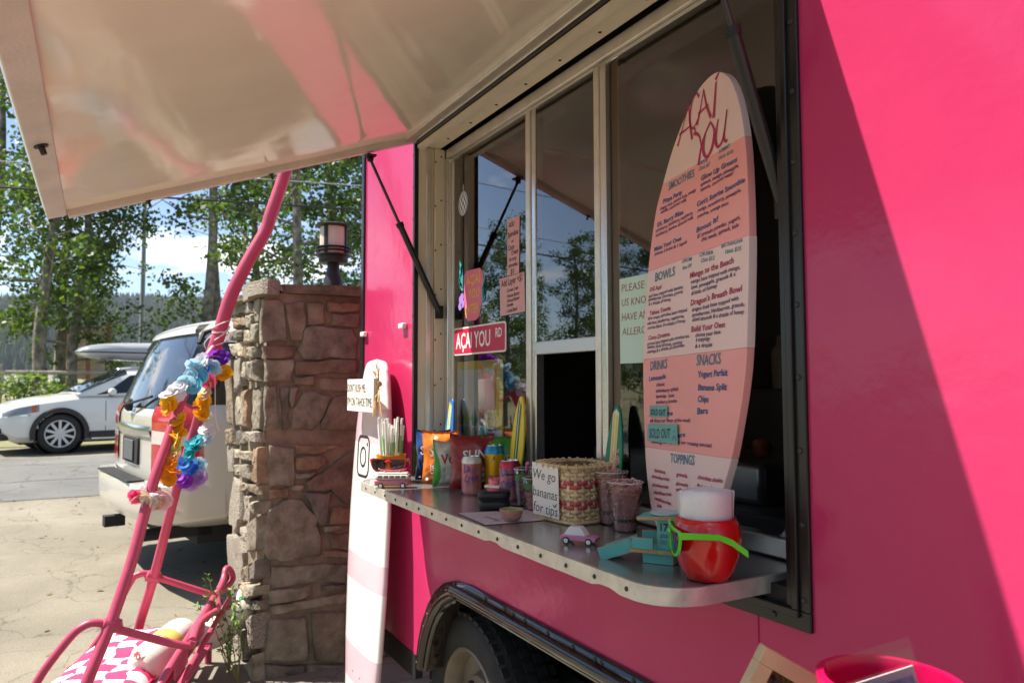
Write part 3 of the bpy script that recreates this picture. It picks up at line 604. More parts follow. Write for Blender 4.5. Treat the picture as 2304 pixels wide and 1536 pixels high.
card('layer_note', 'square pink paper note headed Add Layer on window', 'paper', [(-2.278, 1.865), (-2.107, 1.869), (-2.102, 1.737), (-2.275, 1.735)], [('Add Layer +$1', (-2.266, 1.834), (-2.118, 1.842), .024)]+[(s_, (-2.232, z), (-2.232+w_, z+.004), .0125) for s_, z, w_ in (('- Coconut Cream', 1.812, .085), ('- Peanut Butter', 1.793, .095), ('- Almond Butter', 1.777, .095), ('- Nutella', 1.760, .05), ('- Cookie Butter', 1.742, .08))], Matrix.Translation((0, .1262, 0)), NP, INKD, .0008, .01)
card('allergy_sign', 'pale green allergy notice behind the surfboard menu', 'paper', [(-1.600, 1.781), (-1.32, 1.781), (-1.32, 1.553), (-1.600, 1.553)], [(s_, (-1.590, z), (-1.590+w_, z), .020) for s_, z, w_ in (('PLEASE LET', 1.745, .155), ('US KNOW IF YOU', 1.706, .225), ('HAVE ANY', 1.667, .125), ('ALLERGIES', 1.628, .135))], Matrix.Translation((0, YW+.0102, 0)), mat('mint_card', (.56, .74, .64), .6), mat('ink_faded_red', lin(150, 92, 86), .6), 0, -.004)
# pineapple poster behind the glass
for o_ in (sg, lt, db): o_.location.y += .0072
po = thing('pineapple_poster', 'white poster of five coloured pineapples on yellow backing behind window', 'poster', (-2.48, YW+.022, 1.2))
plate('backing', mat('poster_yellow', (.85, .66, .12), .6), po, [(-2.665, 1.19), (-2.285, 1.19), (-2.29, 1.587), (-2.668, 1.586)], .142, .144); plate('paper', mat('poster_white', (.85, .84, .80), .6), po, [(-2.655, 1.192), (-2.345, 1.192), (-2.347, 1.553), (-2.658, 1.555)], .1395, .1405)
for i, (c, x) in enumerate(zip([(.60, .16, .07), (.46, .55, .06), (.04, .36, .16), (.03, .09, .14), (.16, .04, .15)], (-2.625, -2.568, -2.508, -2.445, -2.380))):
    mb = MB(); on2 = lambda a, b: V((x+a, .1388, b)); zb = 1.245+.004*(i % 2)
    for k in range(-4, 5): stroke(mb, [(k*.0030, zb+.098), (k*.0060, zb+.130-abs(k)*.002), (k*.0068+.004*math.copysign(1, k), zb+.175-abs(k)*.012)], [.004, .0058, .001], on2, 4)
    for k in range(-5, 6):
        for sgn in (-1, 1):
            Q_ = []
            for j in range(13):
                v = -1+2*j/12; u = k*.32+sgn*v*1.0
                if u*u+v*v*.98 < 1: Q_.append((u*.026, zb+.048+v*.052))
            if len(Q_) > 2: stroke(mb, Q_, .0032, on2, 2)
    mb.build('pineapple', mat('pineapple_%d' % i, c, .6), po, smooth=False, fix=False)
# ---------------------------------------------------------------- three mini surfboards on the sill
for nm, lb, x, w_, hgt, c1, cs in (('mini_surfboard', 'blue mini surfboard with lime stripe behind the chip bags', -2.630, .078, .300, (.02, .14, .50), [((.55, .62, .05), -.012, .010), ((.75, .75, .7), .001, .006), ((.45, .60, .05), .010, .006)]), ('mini_surfboard', 'yellow mini surfboard with dark green stripes beside the window mullion', -2.095, .078, .318, (.78, .58, .03), [((.02, .12, .06), -.007, .007), ((.75, .75, .66), .0, .004), ((.02, .12, .06), .007, .007)]), ('mini_surfboard', 'green mini surfboard with yellow stripes left of the surfboard menu', -1.583, .070, .300, (.01, .20, .10), [((.75, .70, .55), 0, .026), ((.75, .55, .03), -.006, .007), ((.75, .55, .03), .006, .007)])):
    t = thing(nm, lb, 'surfboard', (x, .078, ZS+.001), rot=(R(-6), 0, 0), group='mini surfboards along the window')
    P_ = []
    for k in range(28): a = math.tau*k/28; v = (math.sin(a)+1)/2; P_.append((w_/2*math.copysign(abs(math.cos(a))**.8, math.cos(a))*(1-.25*max(0, v-.6)/.4), hgt*v))
    mb = MB(); mb.prism(P_, lambda a, b, c: V((a, c, b)), -.008, 0); mb.build('deck', mat('mini_%.2f%.2f' % (c1[0], c1[2]), c1, .3, coat=.3), t, local=True, bevel=.002)
    for i, (c, o, sw) in enumerate(cs):
        y = -.0086-.0004*i
        hh = .97-.02*i; mb = MB(); mb.add([(o-sw/2, y, .02), (o+sw/2, y, .02), (o+sw/2, y, hgt*hh*.96), (o, y, hgt*hh), (o-sw/2, y, hgt*hh*.96)], [(0, 1, 2, 3, 4)]); mb.build('stripe', mat('mini_s_%.2f%.2f%.2f' % c, c, .35), t, local=True, smooth=False, fix=False)
# ---------------------------------------------------------------- chip bags
def bag(label, loc, rz, w_, h, d, m, seed, texts, tilt=0, green=None):
    t = thing('chip_bag', label, 'chip bag', (loc[0], loc[1], ZS+.001), rot=(0, tilt, rz), group='chip bags lined up on the shelf')
    def th(u, v):
        e = max(0, min(1, (v-.06)/.22)); g = max(0, min(1, (.94-v)/.24)); a = max(0, math.sin(math.pi*u))**.55
        return d/2*a*math.sqrt(e*(2-e))*math.sqrt(g*(2-g))
    def pos(u, v, s):
        pin = 1-.10*math.sin(math.pi*v)**2; nn = noise.noise(V((u*4+seed*9, v*5, s)))*.007+noise.noise(V((u*13+seed, v*11, s)))*.0025
        k = th(u, v); ed = .0012*math.sin(u*90) if v < .05 or v > .95 else 0
        return V(((u-.5)*w_*pin+.004*noise.noise(V((v*4, seed, 1))), s*(k+nn*min(1, k/.01))+ed, h*v+.010*(abs(u-.5)*2)**2*(1 if v > .5 else -.3)*abs(2*v-1)**2+.002))
    mb = MB(); mb.grid(lambda u, v: pos(u, v, -1), 22, 26); mb.grid(lambda u, v: pos(u, v, 1), 22, 26); mb.build('pouch', m, t, local=True, fix=True)
    for s_, (a, b, c, e, hh), ink in texts:
        q = MB(); write(q, s_, (a, b), (c, e), hh, lambda a_, b_: pos(a_/w_+.5, max(.02, min(.98, b_/h)), -1)+V((0, -.0022, 0)), off=.018, shear=.05); q.build('print', ink, t, local=True, smooth=False, fix=False)
    if green:
        for u0, u1 in ((.0, .2), (.8, 1.0)):
            q = MB(); q.grid(lambda u, v: pos(u0+(u1-u0)*(u*(.6+.4*math.sin(v*5))), .02+.96*v, -1)+V((0, -.0016, 0)), 6, 24); q.build('side_print', green, t, local=True, fix=False)
    return t
def foil(n, c): return mat(n, c, .24, bump=(28, .5), bdist=.006, coat=.25, var=(18, .12))
PW = mat('print_white', (.78, .76, .70), .4); PY = mat('print_yellow', (.8, .5, .05), .4)
bag('navy blue chip bag at the far end of the bag row', (-2.575, .0, 0), R(52), .135, .178, .05, foil('foil_blue', (.02, .06, .20)), 1, [('SUN', (-.045, .095, .05, .095, .030), PW), ('ORIGINAL', (-.035, .055, .04, .055, .014), PY)])
bag('bright orange chip bag next to the navy one', (-2.47, -.015, 0), R(56), .135, .182, .055, foil('foil_orange', (.68, .17, .015)), 2, [('SUN', (-.04, .100, .05, .100, .032), PW), ('HARVEST', (-.035, .055, .05, .055, .015), PW), ('CHEDDAR', (-.035, .037, .05, .037, .015), PW)])
bag('white and green chip bag between orange and dark red bags', (-2.375, -.022, 0), R(75), .12, .155, .05, foil('foil_white', (.62, .62, .55)), 3, [('Veg', (-.035, .080, .03, .086, .032), mat('print_red', (.5, .02, .03), .4))], green=mat('print_leafgreen', (.05, .36, .04), .35))
bag('dark red chip bag behind the pale pink soda can', (-2.245, .0, 0), R(62), .15, .182, .055, foil('foil_red', (.26, .012, .02)), 4, [('SUN', (-.03, .105, .055, .110, .030), PW), ('GARDEN', (-.02, .045, .05, .048, .013), PW), ('SALSA', (-.02, .028, .05, .031, .013), PW)])
bag('bright green chip bag behind the tall yellow can', (-2.20, .085, 0), R(62), .135, .178, .045, foil('foil_green', (.04, .28, .03)), 5, [('LIME', (-.04, .10, .04, .10, .02), PW)])
# ---------------------------------------------------------------- cans
def can(label, loc, r, h, body, top, texts, band=None, rz=0):
    t = thing('drink_can', label, 'can', (loc[0], loc[1], ZS+.0005), rz, 'drink cans on the shelf')
    MB().lathe([(r*.72, .003), (r*.76, 0), (r*.82, .002), (r*.98, .010), (r, .016), (r, h*.82)], 32).build('body', body, t, local=True)
    MB().lathe([(r, h*.82), (r, h*.88), (r*.96, h*.915), (r*.84, h*.965), (r*.82, h*.985)], 32).build('shoulder', top, t, local=True)
    mb = MB(); mb.lathe([(r*.80, h*.985), (r*.84, h*.99), (r*.84, h), (r*.80, h), (r*.77, h*.97), (0, h*.97)], 32); mb.box((.006, 0, h*.974), (.022, .013, .002)); mb.build('lid', ALU2, t, local=True)
    for s_, (a, b, c, e, hh), ink in texts:
        q = MB(); write(q, s_, (a, b), (c, e), hh, lambda x_, z_: V(((r+.0006)*math.sin(x_/r), -(r+.0006)*math.cos(x_/r), z_)), off=.012, shear=.25); q.build('print', ink, t, local=True, smooth=False, fix=False)
    return t
PB = mat('print_blue', (.03, .08, .34), .4)
can('pale pink soda can with white top in front of the dark red bag', (-2.19, -.028), .0325, .123, mat('can_pink', (.66, .16, .20), .28, metal=.35, var=(16, .3, (.70, .34, .32))), mat('can_white', (.7, .68, .62), .3, metal=.3), [('La', (-.024, .072, .0, .078, .026), PB), ('Croix', (-.02, .040, .03, .052, .022), PB)], rz=R(60))
can('tall yellow can with blue top behind the black speaker', (-2.175, .048), .0325, .157, mat('can_yellow', (.66, .36, .015), .3, metal=.4), mat('can_blue', (.02, .25, .42), .3, metal=.4), [('MANGO', (-.02, .05, .02, .05, .012), INKD), ('A', (-.006, .11, .004, .11, .014), INKD)], rz=R(60))
can('red soda can with scrawled blue lettering beside the strawberry cups', (-2.015, .018), .0335, .123, mat('can_rose', (.58, .17, .22), .28, metal=.35, var=(14, .3, (.62, .30, .34))), mat('can_red', (.50, .03, .06), .28, metal=.4), [('La', (-.028, .075, -.004, .085, .026), PB), ('Croix', (-.026, .036, .026, .052, .026), PB)], rz=R(60))
can('lime green can tucked behind the navy chip bag', (-2.675, .03), .030, .118, mat('can_lime', (.36, .60, .05), .3, metal=.3), mat('can_pale', (.55, .6, .5), .3, metal=.4), [], rz=0)
# ---------------------------------------------------------------- black speaker with cord, and the cake ornament on it
sp_ = thing('small_speaker', 'black rounded speaker with cord on the shelf', 'speaker', (-1.905, -.095, ZS+.0005), R(58))
def puck(z0, z1, w_, d, m, nm):
    mb = MB(); n = 32
    def pt(u, v):
        a = math.tau*u; q = (abs(math.cos(a))**4+abs(math.sin(a))**4)**-.25; e = 1-.16*(abs(2*v-1))**4; return V((w_/2*math.cos(a)*q*e, d/2*math.sin(a)*q*e, z0+(z1-z0)*v))
    mb.grid(pt, n, 8, cu=True); k = len(mb.v); mb.add([pt(i/n, 1) for i in range(n)], [tuple(range(n))]); mb.add([pt(i/n, 0) for i in range(n)], [tuple(range(n))]); return mb.build(nm, m, sp_, local=True)
puck(.0, .027, .090, .075, mat('speaker_black', (.012, .012, .013), .45), 'base'); puck(.030, .052, .093, .078, mat('speaker_black', (0, 0, 0)), 'lid'); puck(.026, .031, .086, .071, BLACKM, 'seam')
mb = MB(); mb.tube(cat_rom([(.03, .03, .012), (.062, .02, .004), (.085, .035, .010), (.085, .06, .05), (.060, .07, .085), (.03, .065, .088)], 6), .0022, 6); mb.build('cord', BLACKM, sp_, local=True)
ck = thing('cake_ornament', 'tiny white cake ornament with pink crown on the black speaker', 'ornament', (-1.902, -.098, ZS+.053), R(40))
MB().lathe([(.0, 0), (.020, 0), (.022, .006), (.016, .008), (0, .008)], 16).build('base', mat('orn_pink', (.75, .18, .26), .4), ck, local=True); MB().box((0, 0, .0125), (.046, .034, .008)).build('plate', mat('orn_white', (.75, .68, .55), .5), ck, local=True, bevel=.002)
mb = MB(); k = 10; mb.add([(.012*math.cos(i*math.tau/k), .012*math.sin(i*math.tau/k), .0165) for i in range(k)]+[(.014*math.cos(i*math.tau/k), .014*math.sin(i*math.tau/k), .0165+(.022 if i % 2 else .012)) for i in range(k)], [tuple(range(k-1, -1, -1))]+[(i, (i+1) % k, k+(i+1) % k, k+i) for i in range(k)]); mb.build('crown', mat('orn_crown', (.85, .20, .26), .4), ck, local=True, solid=.004)
# ---------------------------------------------------------------- clear cups
CLEAR = glassmat('clear_plastic', (.96, .96, .96), 1.6, .02, 1.45)
def cupof(name, label, cat, loc, r0, r1, h, group):
    t = thing(name, label, cat, (loc[0], loc[1], ZS+.0008), 0, group); p = [(r0, 0)]+[(r0+(r1-r0)*k/6, h*k/6) for k in range(7)]
    MB().lathe([(0, .001)]+p, 32).build('cup', CLEAR, t, local=True, fix=False); MB().tube([(r1*math.cos(k*math.tau/32), r1*math.sin(k*math.tau/32), h) for k in range(32)], .0016, 6, closed=True).build('rim', mat('clear_rim', (.75, .75, .74), .15, alpha=.55), t, local=True)
    return t
rnd = random.Random(12)
for lb, loc, h in (('clear cup of strawberry puree with green band, taller one', (-1.925, .020), .106), ('clear cup of strawberry puree with green band beside the tip basket', (-1.832, -.004), .090)):
    t = cupof('fruit_cup', lb, 'cup', loc, .024, .035, h, 'clear strawberry cups'); f_ = lambda z: .0235+.011*z/h-.0012
    mb = MB(); mb.lathe([(0, .003), (f_(.003), .003), (f_(h*.28), h*.28), (f_(h*.6), h*.6), (f_(h*.6)*.8, h*.63), (0, h*.62)], 24); mb.build('filling', mat('strawberry_fill', (.75, .20, .22), .5, bump=(180, .8), var=(90, .4, (.85, .50, .48))), t, local=True)
    MB().lathe([(f_(h*.66)+.0018, h*.66), (f_(h*.84)+.0018, h*.84)], 24).build('green_band', mat('cup_green', (.10, .26, .08), .5), t, local=True, fix=False)
    for k in range(9):
        a = rnd.random()*6.3; z = h*(.1+.45*rnd.random()); MB().lathe([(0, -.004), (.005, -.002), (.006, 0), (.004, .003), (0, .004)], 8, c=((f_(z)-.003)*math.cos(a), (f_(z)-.003)*math.sin(a), z)).build('berry', mat('berry_%d' % (k % 2), [(.70, .35, .38), (.5, .05, .08)][k % 2], .4), t, local=True)
    if h > .1: mb = MB(); mb.tube([(0, .0, .07), (.03, -.012, .105), (.055, -.025, .128)], [.003, .004, .006], 6); mb.build('spoon', mat('spoon_pink', (.70, .20, .42), .4), t, local=True)
SHRED = mat('pink_shred', (.88, .47, .42), .55, var=(60, .25))
for lb, loc in (('clear cup of pink shredded paper, the taller one further back', (-1.553, .058)), ('clear cup of pink shredded paper in front, nearer the toy tower', (-1.462, .032))):
    h = .132 if loc[0] < -1.5 else .118; t = cupof('shred_cup', lb, 'cup', loc, .029, .044, h, 'clear cups of pink shredded paper')
    MB().lathe([(0, .004), (.026, .004), (.026+.011*.9, h*.86), (0, h*.9)], 16).build('core', mat('shred_core', (.72, .30, .27), .8, bump=(200, 1)), t, local=True)
    mb = MB()
    for k in range(230):
        a = rnd.random()*6.3; z = h*(.06+.98*rnd.random()**.85); rr = (.0275+.0145*min(1, z/h))*(1 if z < h*.95 else rnd.random()); p = V((rr*math.cos(a), rr*math.sin(a), z)); d = V((rnd.gauss(0, 1), rnd.gauss(0, 1), rnd.gauss(0, .8))); d -= p.normalized()*d.dot(p.normalized())*.9; d.normalize(); u = d.cross(V((rnd.gauss(0, 1), rnd.gauss(0, 1), rnd.gauss(0, 1)))).normalized()*.0011; vs = []; lim = .0275+.0148
        for j in range(6):
            q = p+d*(.0055*j-.014)+V((0, 0, .002*math.sin(j*2.4+k)))+d.cross(u).normalized()*.002*math.sin(j*2.1); m_ = math.hypot(q.x, q.y); mx_ = .0278+.0148*max(0, min(1, q.z/h))
            if m_ > mx_ and q.z < h: q.x *= mx_/m_; q.y *= mx_/m_
            q.z = max(.003, q.z); vs += [q+u, q-u]
        mb.add(vs, [(2*j, 2*j+1, 2*j+3, 2*j+2) for j in range(5)])
    if h > .125:
        for k in range(4): mb.tube([(.02+.006*math.sin(j*1.3+k), .008*math.cos(j*1.1+k), h+.004*j+.008*k) for j in range(10)], .0012, 4)
    tag(mb.build('shred', SHRED, t, local=True, fix=False, smooth=False), kind='stuff')
    MB().lathe([(.0265+.011*.16, h*.20), (.0268+.011*.26, h*.27)], 24).build('dark_band', mat('band_olive', (.05, .06, .02), .6), t, local=True, fix=False)
# ---------------------------------------------------------------- tip basket with its note
bk = thing('tip_basket', 'woven tan and pink tip basket on the shelf', 'basket', (-1.655, .022, ZS+.001), R(6))
HB = .150; NS = 32
def bper(a, z, o=0):
    e = 8-3.5*z/HB; r = (.078+.004*z/HB)+o; q = (abs(math.cos(a))**e+abs(math.sin(a))**e)**(-1/e); return V((r*q*math.cos(a), r*q*math.sin(a), z))
TAN = mat('splint_tan', (.70, .51, .27), .6, bump=(120, .3), var=(25, .25)); BPK = mat('splint_pink', (.56, .10, .11), .6, bump=(120, .3), var=(25, .25))
rows = 13; hr = .0098
for i in range(rows):
    z = .008+i*.0103; pk = i in (3, 4, 8, 9, ); mb = MB(); n = NS*3
    if i in (3, 4, 5, 8, 9, 10): pk = True
    if i in (5, 10): pk = i == 99
    vs = []
    for k in range(n):
        a = math.tau*k/n+.05; ov = .0026*math.cos(math.pi*(k/3+i)); tw = bper(a, z, ov); vs += [tw+V((0, 0, 0)), bper(a, z+hr, ov)]
    mb.add(vs, [(2*k, 2*((k+1) % n), 2*((k+1) % n)+1, 2*k+1) for k in range(n)]); mb.build('weaver', BPK if pk else TAN, bk, local=True, solid=.0014)
for k in range(NS):
    a = math.tau*k/NS+.05; mb = MB(); d = .0065/.08; vs = []
    for i in range(rows*2+1):
        z = .004+i*.0052; o = -.0022*math.cos(math.pi*(k+(i-.5)/2)); vs += [bper(a-d/2, z, o), bper(a+d/2, z, o)]
    mb.add(vs, [(2*i, 2*i+1, 2*i+3, 2*i+2) for i in range(rows*2)]); mb.build('stake', TAN, bk, local=True, solid=.0012)
mb = MB(); mb.tube([bper(k*math.tau/40, HB-.006, .0028) for k in range(40)], .0058, 6, closed=True); mb.tube([bper(k*math.tau/40, HB-.006, -.0035) for k in range(40)], .005, 6, closed=True); mb.build('rim', TAN, bk, local=True)
for k in range(26):
    a = math.tau*k/26; mb = MB(); mb.tube([bper(a+.03*math.sin(j*math.tau/8), HB-.006+.0085*math.cos(j*math.tau/8), .0+.0112*math.sin(j*math.tau/8)) for j in range(8)], .0016, 5, closed=True); mb.build('lashing', TAN, bk, local=True)
mb = MB(); mb.tube([bper(k*math.tau/40, .005, .003+.0012*math.cos(k*1.6)) for k in range(40)], .0046, 6, closed=True); mb.add([bper(k*math.tau/32, .004, -.004) for k in range(32)], [tuple(range(32))]); mb.build('base', TAN, bk, local=True)
BM = Matrix.Translation((-1.655, .022, ZS)) @ Matrix.Rotation(R(6), 4, 'Z')
t_, (cx, cz) = card('tip_note', 'white paper note We go bananas for tips taped on the basket', 'paper', [(-.080, .150), (.030, .142), (.034, .012), (-.076, .014)], [('We go', (-.076, .108), (.020, .104), .026), ('bananas', (-.076, .062), (.026, .058), .026), ('for tips', (-.074, .022), (.028, .018), .026)], BM, mat('note_white', (.84, .76, .68), .7), INKD, .088, -.006)
mb = MB(); o2 = lambda a, b: V((a-cx, -.0020, b-cz)); stroke(mb, [(.008, .048), (.018, .043), (.026, .052)], [.001, .006, .001], o2); mb.build('banana_doodle', mat('ink_green', (.15, .30, .05), .6), t_, smooth=False, local=True, fix=False)
# ---------------------------------------------------------------- paper, bowl
pp = thing('menu_sheet', 'flat sheet of paper with line drawing under the little bowl', 'paper', (-1.78, -.12, ZS))
mb = MB(); mb.add([(-1.886, -.219, ZS+.0018), (-1.694, -.232, ZS+.0018), (-1.675, -.045, ZS+.0018), (-1.835, -.02, ZS+.0018)], [(0, 1, 2, 3)]); mb.build('sheet', mat('sheet_paper', (.60, .52, .52), .7), pp, smooth=False, fix=False)
mb = MB(); o3 = lambda a, b: V((a, b, ZS+.0024)); stroke(mb, [(-1.85, -.21), (-1.80, -.13), (-1.74, -.10), (-1.70, -.15)], .0012, o3); stroke(mb, [(-1.82, -.21), (-1.75, -.17), (-1.71, -.21)], .001, o3); stroke(mb, [(-1.84, -.12), (-1.70, -.09)], .001, o3); write(mb, 'color me in', (-1.80, -.18), (-1.72, -.18), .012, o3, off=-.004); mb.build('drawing', INKD, pp, smooth=False, fix=False)
bw = thing('fruit_bowl', 'little pink strawberry-shaped bowl, green inside, on the paper sheet', 'bowl', (-1.705, -.150, ZS+.003), R(30))
MB().lathe([(.010, 0), (.018, .003), (.025, .014), (.029, .030), (.0275, .031), (.023, .016), (.0, .006)], 28).xf(Matrix.Scale(1.12, 4, (1, 0, 0))).build('shell', mat('bowl_pink', (.50, .24, .19), .3, var=(30, .15)), bw, local=True)
MB().lathe([(.0262, .0285), (.0222, .0160), (.0, .0066)], 24).xf(Matrix.Scale(1.12, 4, (1, 0, 0))).build('glaze', mat('bowl_green', (.20, .42, .03), .15, bump=(80, .5)), bw, local=True, fix=False)
for k in range(26):
    a = k*2.4; z = .008+.018*((k*7) % 10)/10; r = .0215+.0065*(z-.008)/.018+.0006
    MB().lathe([(0, .0008), (.0016, 0)], 6, M=V((0, 0, 1)).rotation_difference(V((math.cos(a), math.sin(a), -.4))).to_matrix(), c=(1.12*r*math.cos(a), r*math.sin(a), z)).build('seed', mat('seed_brown', (.10, .04, .02), .6), bw, local=True)
# ---------------------------------------------------------------- toys and pot on the shelf
tcar = thing('toy_car', 'small pink toy sedan with white cabin on the shelf', 'toy car', (-1.396, -.148, ZS+.0005), R(37))
PT = mat('toy_pink', (.56, .20, .36), .35, coat=.2); WT = mat('toy_white', (.66, .66, .66), .35)
mb = MB(); mb.prism([(-.041, .009), (.040, .008), (.042, .013), (.041, .0185), (.0, .0205), (-.039, .021), (-.042, .015)], lambda a, b, c: V((a, c, b)), -.017, .017); mb.build('body', PT, tcar, local=True, bevel=.002)
mb = MB(); mb.add([(-.033, -.0155, .0208), (.020, -.0155, .0204), (.020, .0155, .0204), (-.033, .0155, .0208), (-.021, -.0125, .0385), (.006, -.0125, .0385), (.006, .0125, .0385), (-.021, .0125, .0385)], [(3, 2, 1, 0), (4, 5, 6, 7), (0, 1, 5, 4), (1, 2, 6, 5), (2, 3, 7, 6), (3, 0, 4, 7)]); mb.build('cabin', WT, tcar, local=True, bevel=.0015)
MB().box((.0415, 0, .0135), (.002, .03, .0025)).build('grille', BLACKM, tcar, local=True)
def twheel(par, c, r, w_, ax='Y', hub=ALU2):
    M = Matrix.Rotation(R(90), 3, 'X') if ax == 'Y' else Matrix.Rotation(R(90), 3, 'Y')
    MB().lathe([(r*.55, -w_/2), (r*.9, -w_/2), (r, -w_*.3), (r, w_*.3), (r*.9, w_/2), (r*.55, w_/2)], 18, c=c, M=M).build('wheel', RUB, par, local=True); MB().lathe([(r*.6, w_*.5), (r*.5, w_*.54), (0, w_*.4)], 12, c=c, M=M).build('hub', hub, par, local=True)
for x in (-.026, .026):
    for y in (-.0165, .0165): twheel(tcar, (x, y, .0085), .0085, .005)
tw = thing('toy_lifeguard_tower', 'teal wooden toy lifeguard tower numbered 17 with ramp on the shelf', 'toy', (-1.175, -.095, ZS+.0005), R(35))
TE = mat('toy_teal', (.10, .40, .37), .45, var=(12, .08)); PLY = mat('plywood_edge', (.42, .25, .10), .6, var=(60, .3)); TEL = mat('toy_pale_blue', (.40, .56, .58), .4)
def slab(nm, c, d, par, e=.0012, M=None):
    """plywood piece: wood core with painted faces set a hair proud"""
    o = MB().box(c, d, M=M).build(nm, PLY, par, local=True)
    ax = min(range(3), key=lambda k: d[k]); dd = [x-.0016 for x in d]; dd[ax] = d[ax]+.0012; MB().box(c, dd, M=M).build('paint', TE, o, local=True); return o
slab('leg_panel', (-.005, -.022, .011), (.062, .006, .022), tw); slab('leg_panel', (-.005, .026, .011), (.062, .006, .022), tw); slab('leg_panel', (.026, .002, .0115), (.006, .040, .021), tw)
slab('deck', (.0, .002, .0255), (.118, .082, .006), tw)
cb_ = slab('cabin', (.018, -.003, .058), (.050, .040, .058), tw)
Mr = Matrix.Rotation(R(-4), 3, 'Y'); slab('roof', (.010, -.003, .0915), (.112, .060, .006), tw, M=Mr)
MB().lathe([(0, 0), (.030, 0), (.031, .003), (0, .004)], 28, c=(.006, -.003, .0965)).xf(Matrix.Identity(4)).build('roof_disc', TEL, tw, local=True)
Mq = Matrix.Rotation(R(-20), 3, 'Y'); slab('ramp', (-.092, -.002, .0135), (.072, .040, .004), tw, M=Mq); slab('rail', (-.092, -.0245, .020), (.076, .0045, .026), tw, M=Mq); slab('rail', (-.092, .0205, .020), (.076, .0045, .026), tw, M=Mq); slab('rail', (-.033, -.0365, .0405), (.044, .0045, .022), tw); slab('rail', (-.033, .0405, .0405), (.044, .0045, .022), tw)
mb = MB(); o4 = lambda a, b: V((a, -.0244, b)); write(mb, '17', (.000, .066), (.016, .066), .014, o4, off=.03, shear=0)
for s_, z, w_ in (('LIFEGUARD', .056, .016), ('BAY SIDE', .052, .015), ('CALL 24', .045, .014), ('RESCUE', .040, .012)): write(mb, s_, (.0, z), (w_, z), .0028, o4, off=.01, shear=0)
mb.build('lettering', INKD, tw, local=True, smooth=False, fix=False)
# red pot, napkins, green sunglasses
PC = V((-1.035, -.112, ZS+.0005))
pt_ = thing('apple_pot', 'glossy red apple-shaped pot at the near shelf corner', 'pot', PC)
RED = mat('pot_red', (.52, .006, .005), .16, coat=.6, bump=(22, .35, 2), bdist=.004)
MB().lathe([(0, .002), (.034, .0), (.040, .003), (.049, .020), (.0575, .045), (.0615, .068), (.0615, .085), (.058, .102), (.054, .111), (.050, .113), (.047, .110), (.050, .098), (.052, .07), (.045, .03), (0, .015)], 56).build('pot', RED, pt_, local=True)
nk = thing('napkin_stack', 'folded white paper napkins standing in the red pot', 'napkins', PC+V((0, 0, .055)), R(60.8))
NAP = mat('napkin', (.74, .71, .66), .85, bump=(420, .6), bdist=.002)
rnd = random.Random(6)
for k in range(15):
    t = k/14; bl = -.034+.062*t; hh = .104+.005*rnd.random(); sh_ = .003*rnd.gauss(0, 1); wv = rnd.random()*6
    mb = MB(); mb.grid(lambda u, v: V(((u-.5)*(.094-.004*abs(t-.5))+sh_*v, (t-.5)*.010+bl*(1-(2*u-1)**2)+.0009*math.sin(v*8+u*5+wv), hh*v-.003*(2*u-1)**2*v)), 18, 7); mb.build('napkin', NAP, nk, local=True, solid=.0013, fix=False)
def shades(name, label, loc, rz, fm, lm, wd=.132, tl=.125, group=None, droop=.0):
    t = thing(name, label, 'sunglasses', loc, rz, group); wd2 = wd/2
    def lens(cx): return [(p.x, p.y) for p in cat_rom([(cx-.026, .018, 0), (cx-.010, .0195, 0), (cx+.012, .0195, 0), (cx+.027, .017, 0), (cx+.025, -.004, 0), (cx+.012, -.019, 0), (cx-.008, -.020, 0), (cx-.021, -.011, 0)], 4, True)]
    for s_ in (-1, 1):
        L_ = lens(.0315); L_ = [(s_*a, b) for a, b in L_]; o_ = [(a+(a-s_*.0315)*.16, b*1.20) for a, b in L_]; n = len(L_); mb = MB()
        cur = lambda a: .004*(a/wd2)**2*2.2
        vs = [(a, cur(a)-.002, b) for a, b in L_]+[(a, cur(a)-.002, b) for a, b in o_]+[(a, cur(a)+.002, b) for a, b in L_]+[(a, cur(a)+.002, b) for a, b in o_]
        mb.add(vs, [(i, (i+1) % n, n+(i+1) % n, n+i) for i in range(n)]+[(2*n+i, 3*n+i, 3*n+(i+1) % n, 2*n+(i+1) % n) for i in range(n)]+[(n+i, n+(i+1) % n, 3*n+(i+1) % n, 3*n+i) for i in range(n)]+[(i, 2*n+i, 2*n+(i+1) % n, (i+1) % n) for i in range(n)]); mb.build('rim', fm, t, local=True)
        mb = MB(); mb.add([(a, cur(a)-.0008, b) for a, b in L_], [tuple(range(n))]); mb.build('lens', lm, t, local=True, smooth=False)
        x = s_*(wd2-.002); mb = MB(); P_ = [(x, .006, .0165), (x, .03, .0165), (x*1.0, tl*.6, .015), (x*.98, tl*.78, .010-droop), (x*.96, tl, -.006-droop*2)]; hh = [.0075, .0065, .0060, .0070, .0075]; vs = []
        for (a, b, c), h_ in zip(P_, hh): vs += [(a-.0016, b, c-h_), (a+.0016, b, c-h_), (a+.0016, b, c+h_*.7), (a-.0016, b, c+h_*.7)]
        mb.add(vs, [(4*i+k, 4*i+(k+1) % 4, 4*i+4+(k+1) % 4, 4*i+4+k) for i in range(4) for k in range(4)]+[(3, 2, 1, 0), (16, 17, 18, 19)]); mb.build('temple', fm, t, local=True, bevel=.001)
    MB().tube(cat_rom([(-.010, -.001, .012), (0, -.003, .015), (.010, -.001, .012)], 4), .0032, 8).build('bridge', fm, t, local=True)
    return t
LENS = mat('dark_lens', (.012, .010, .012), .05, coat=.5)
Rr = V((.487, .873, 0)); Ff = V((-.873, .487, 0))
p = PC-Rr*.066+V((0, 0, .074))
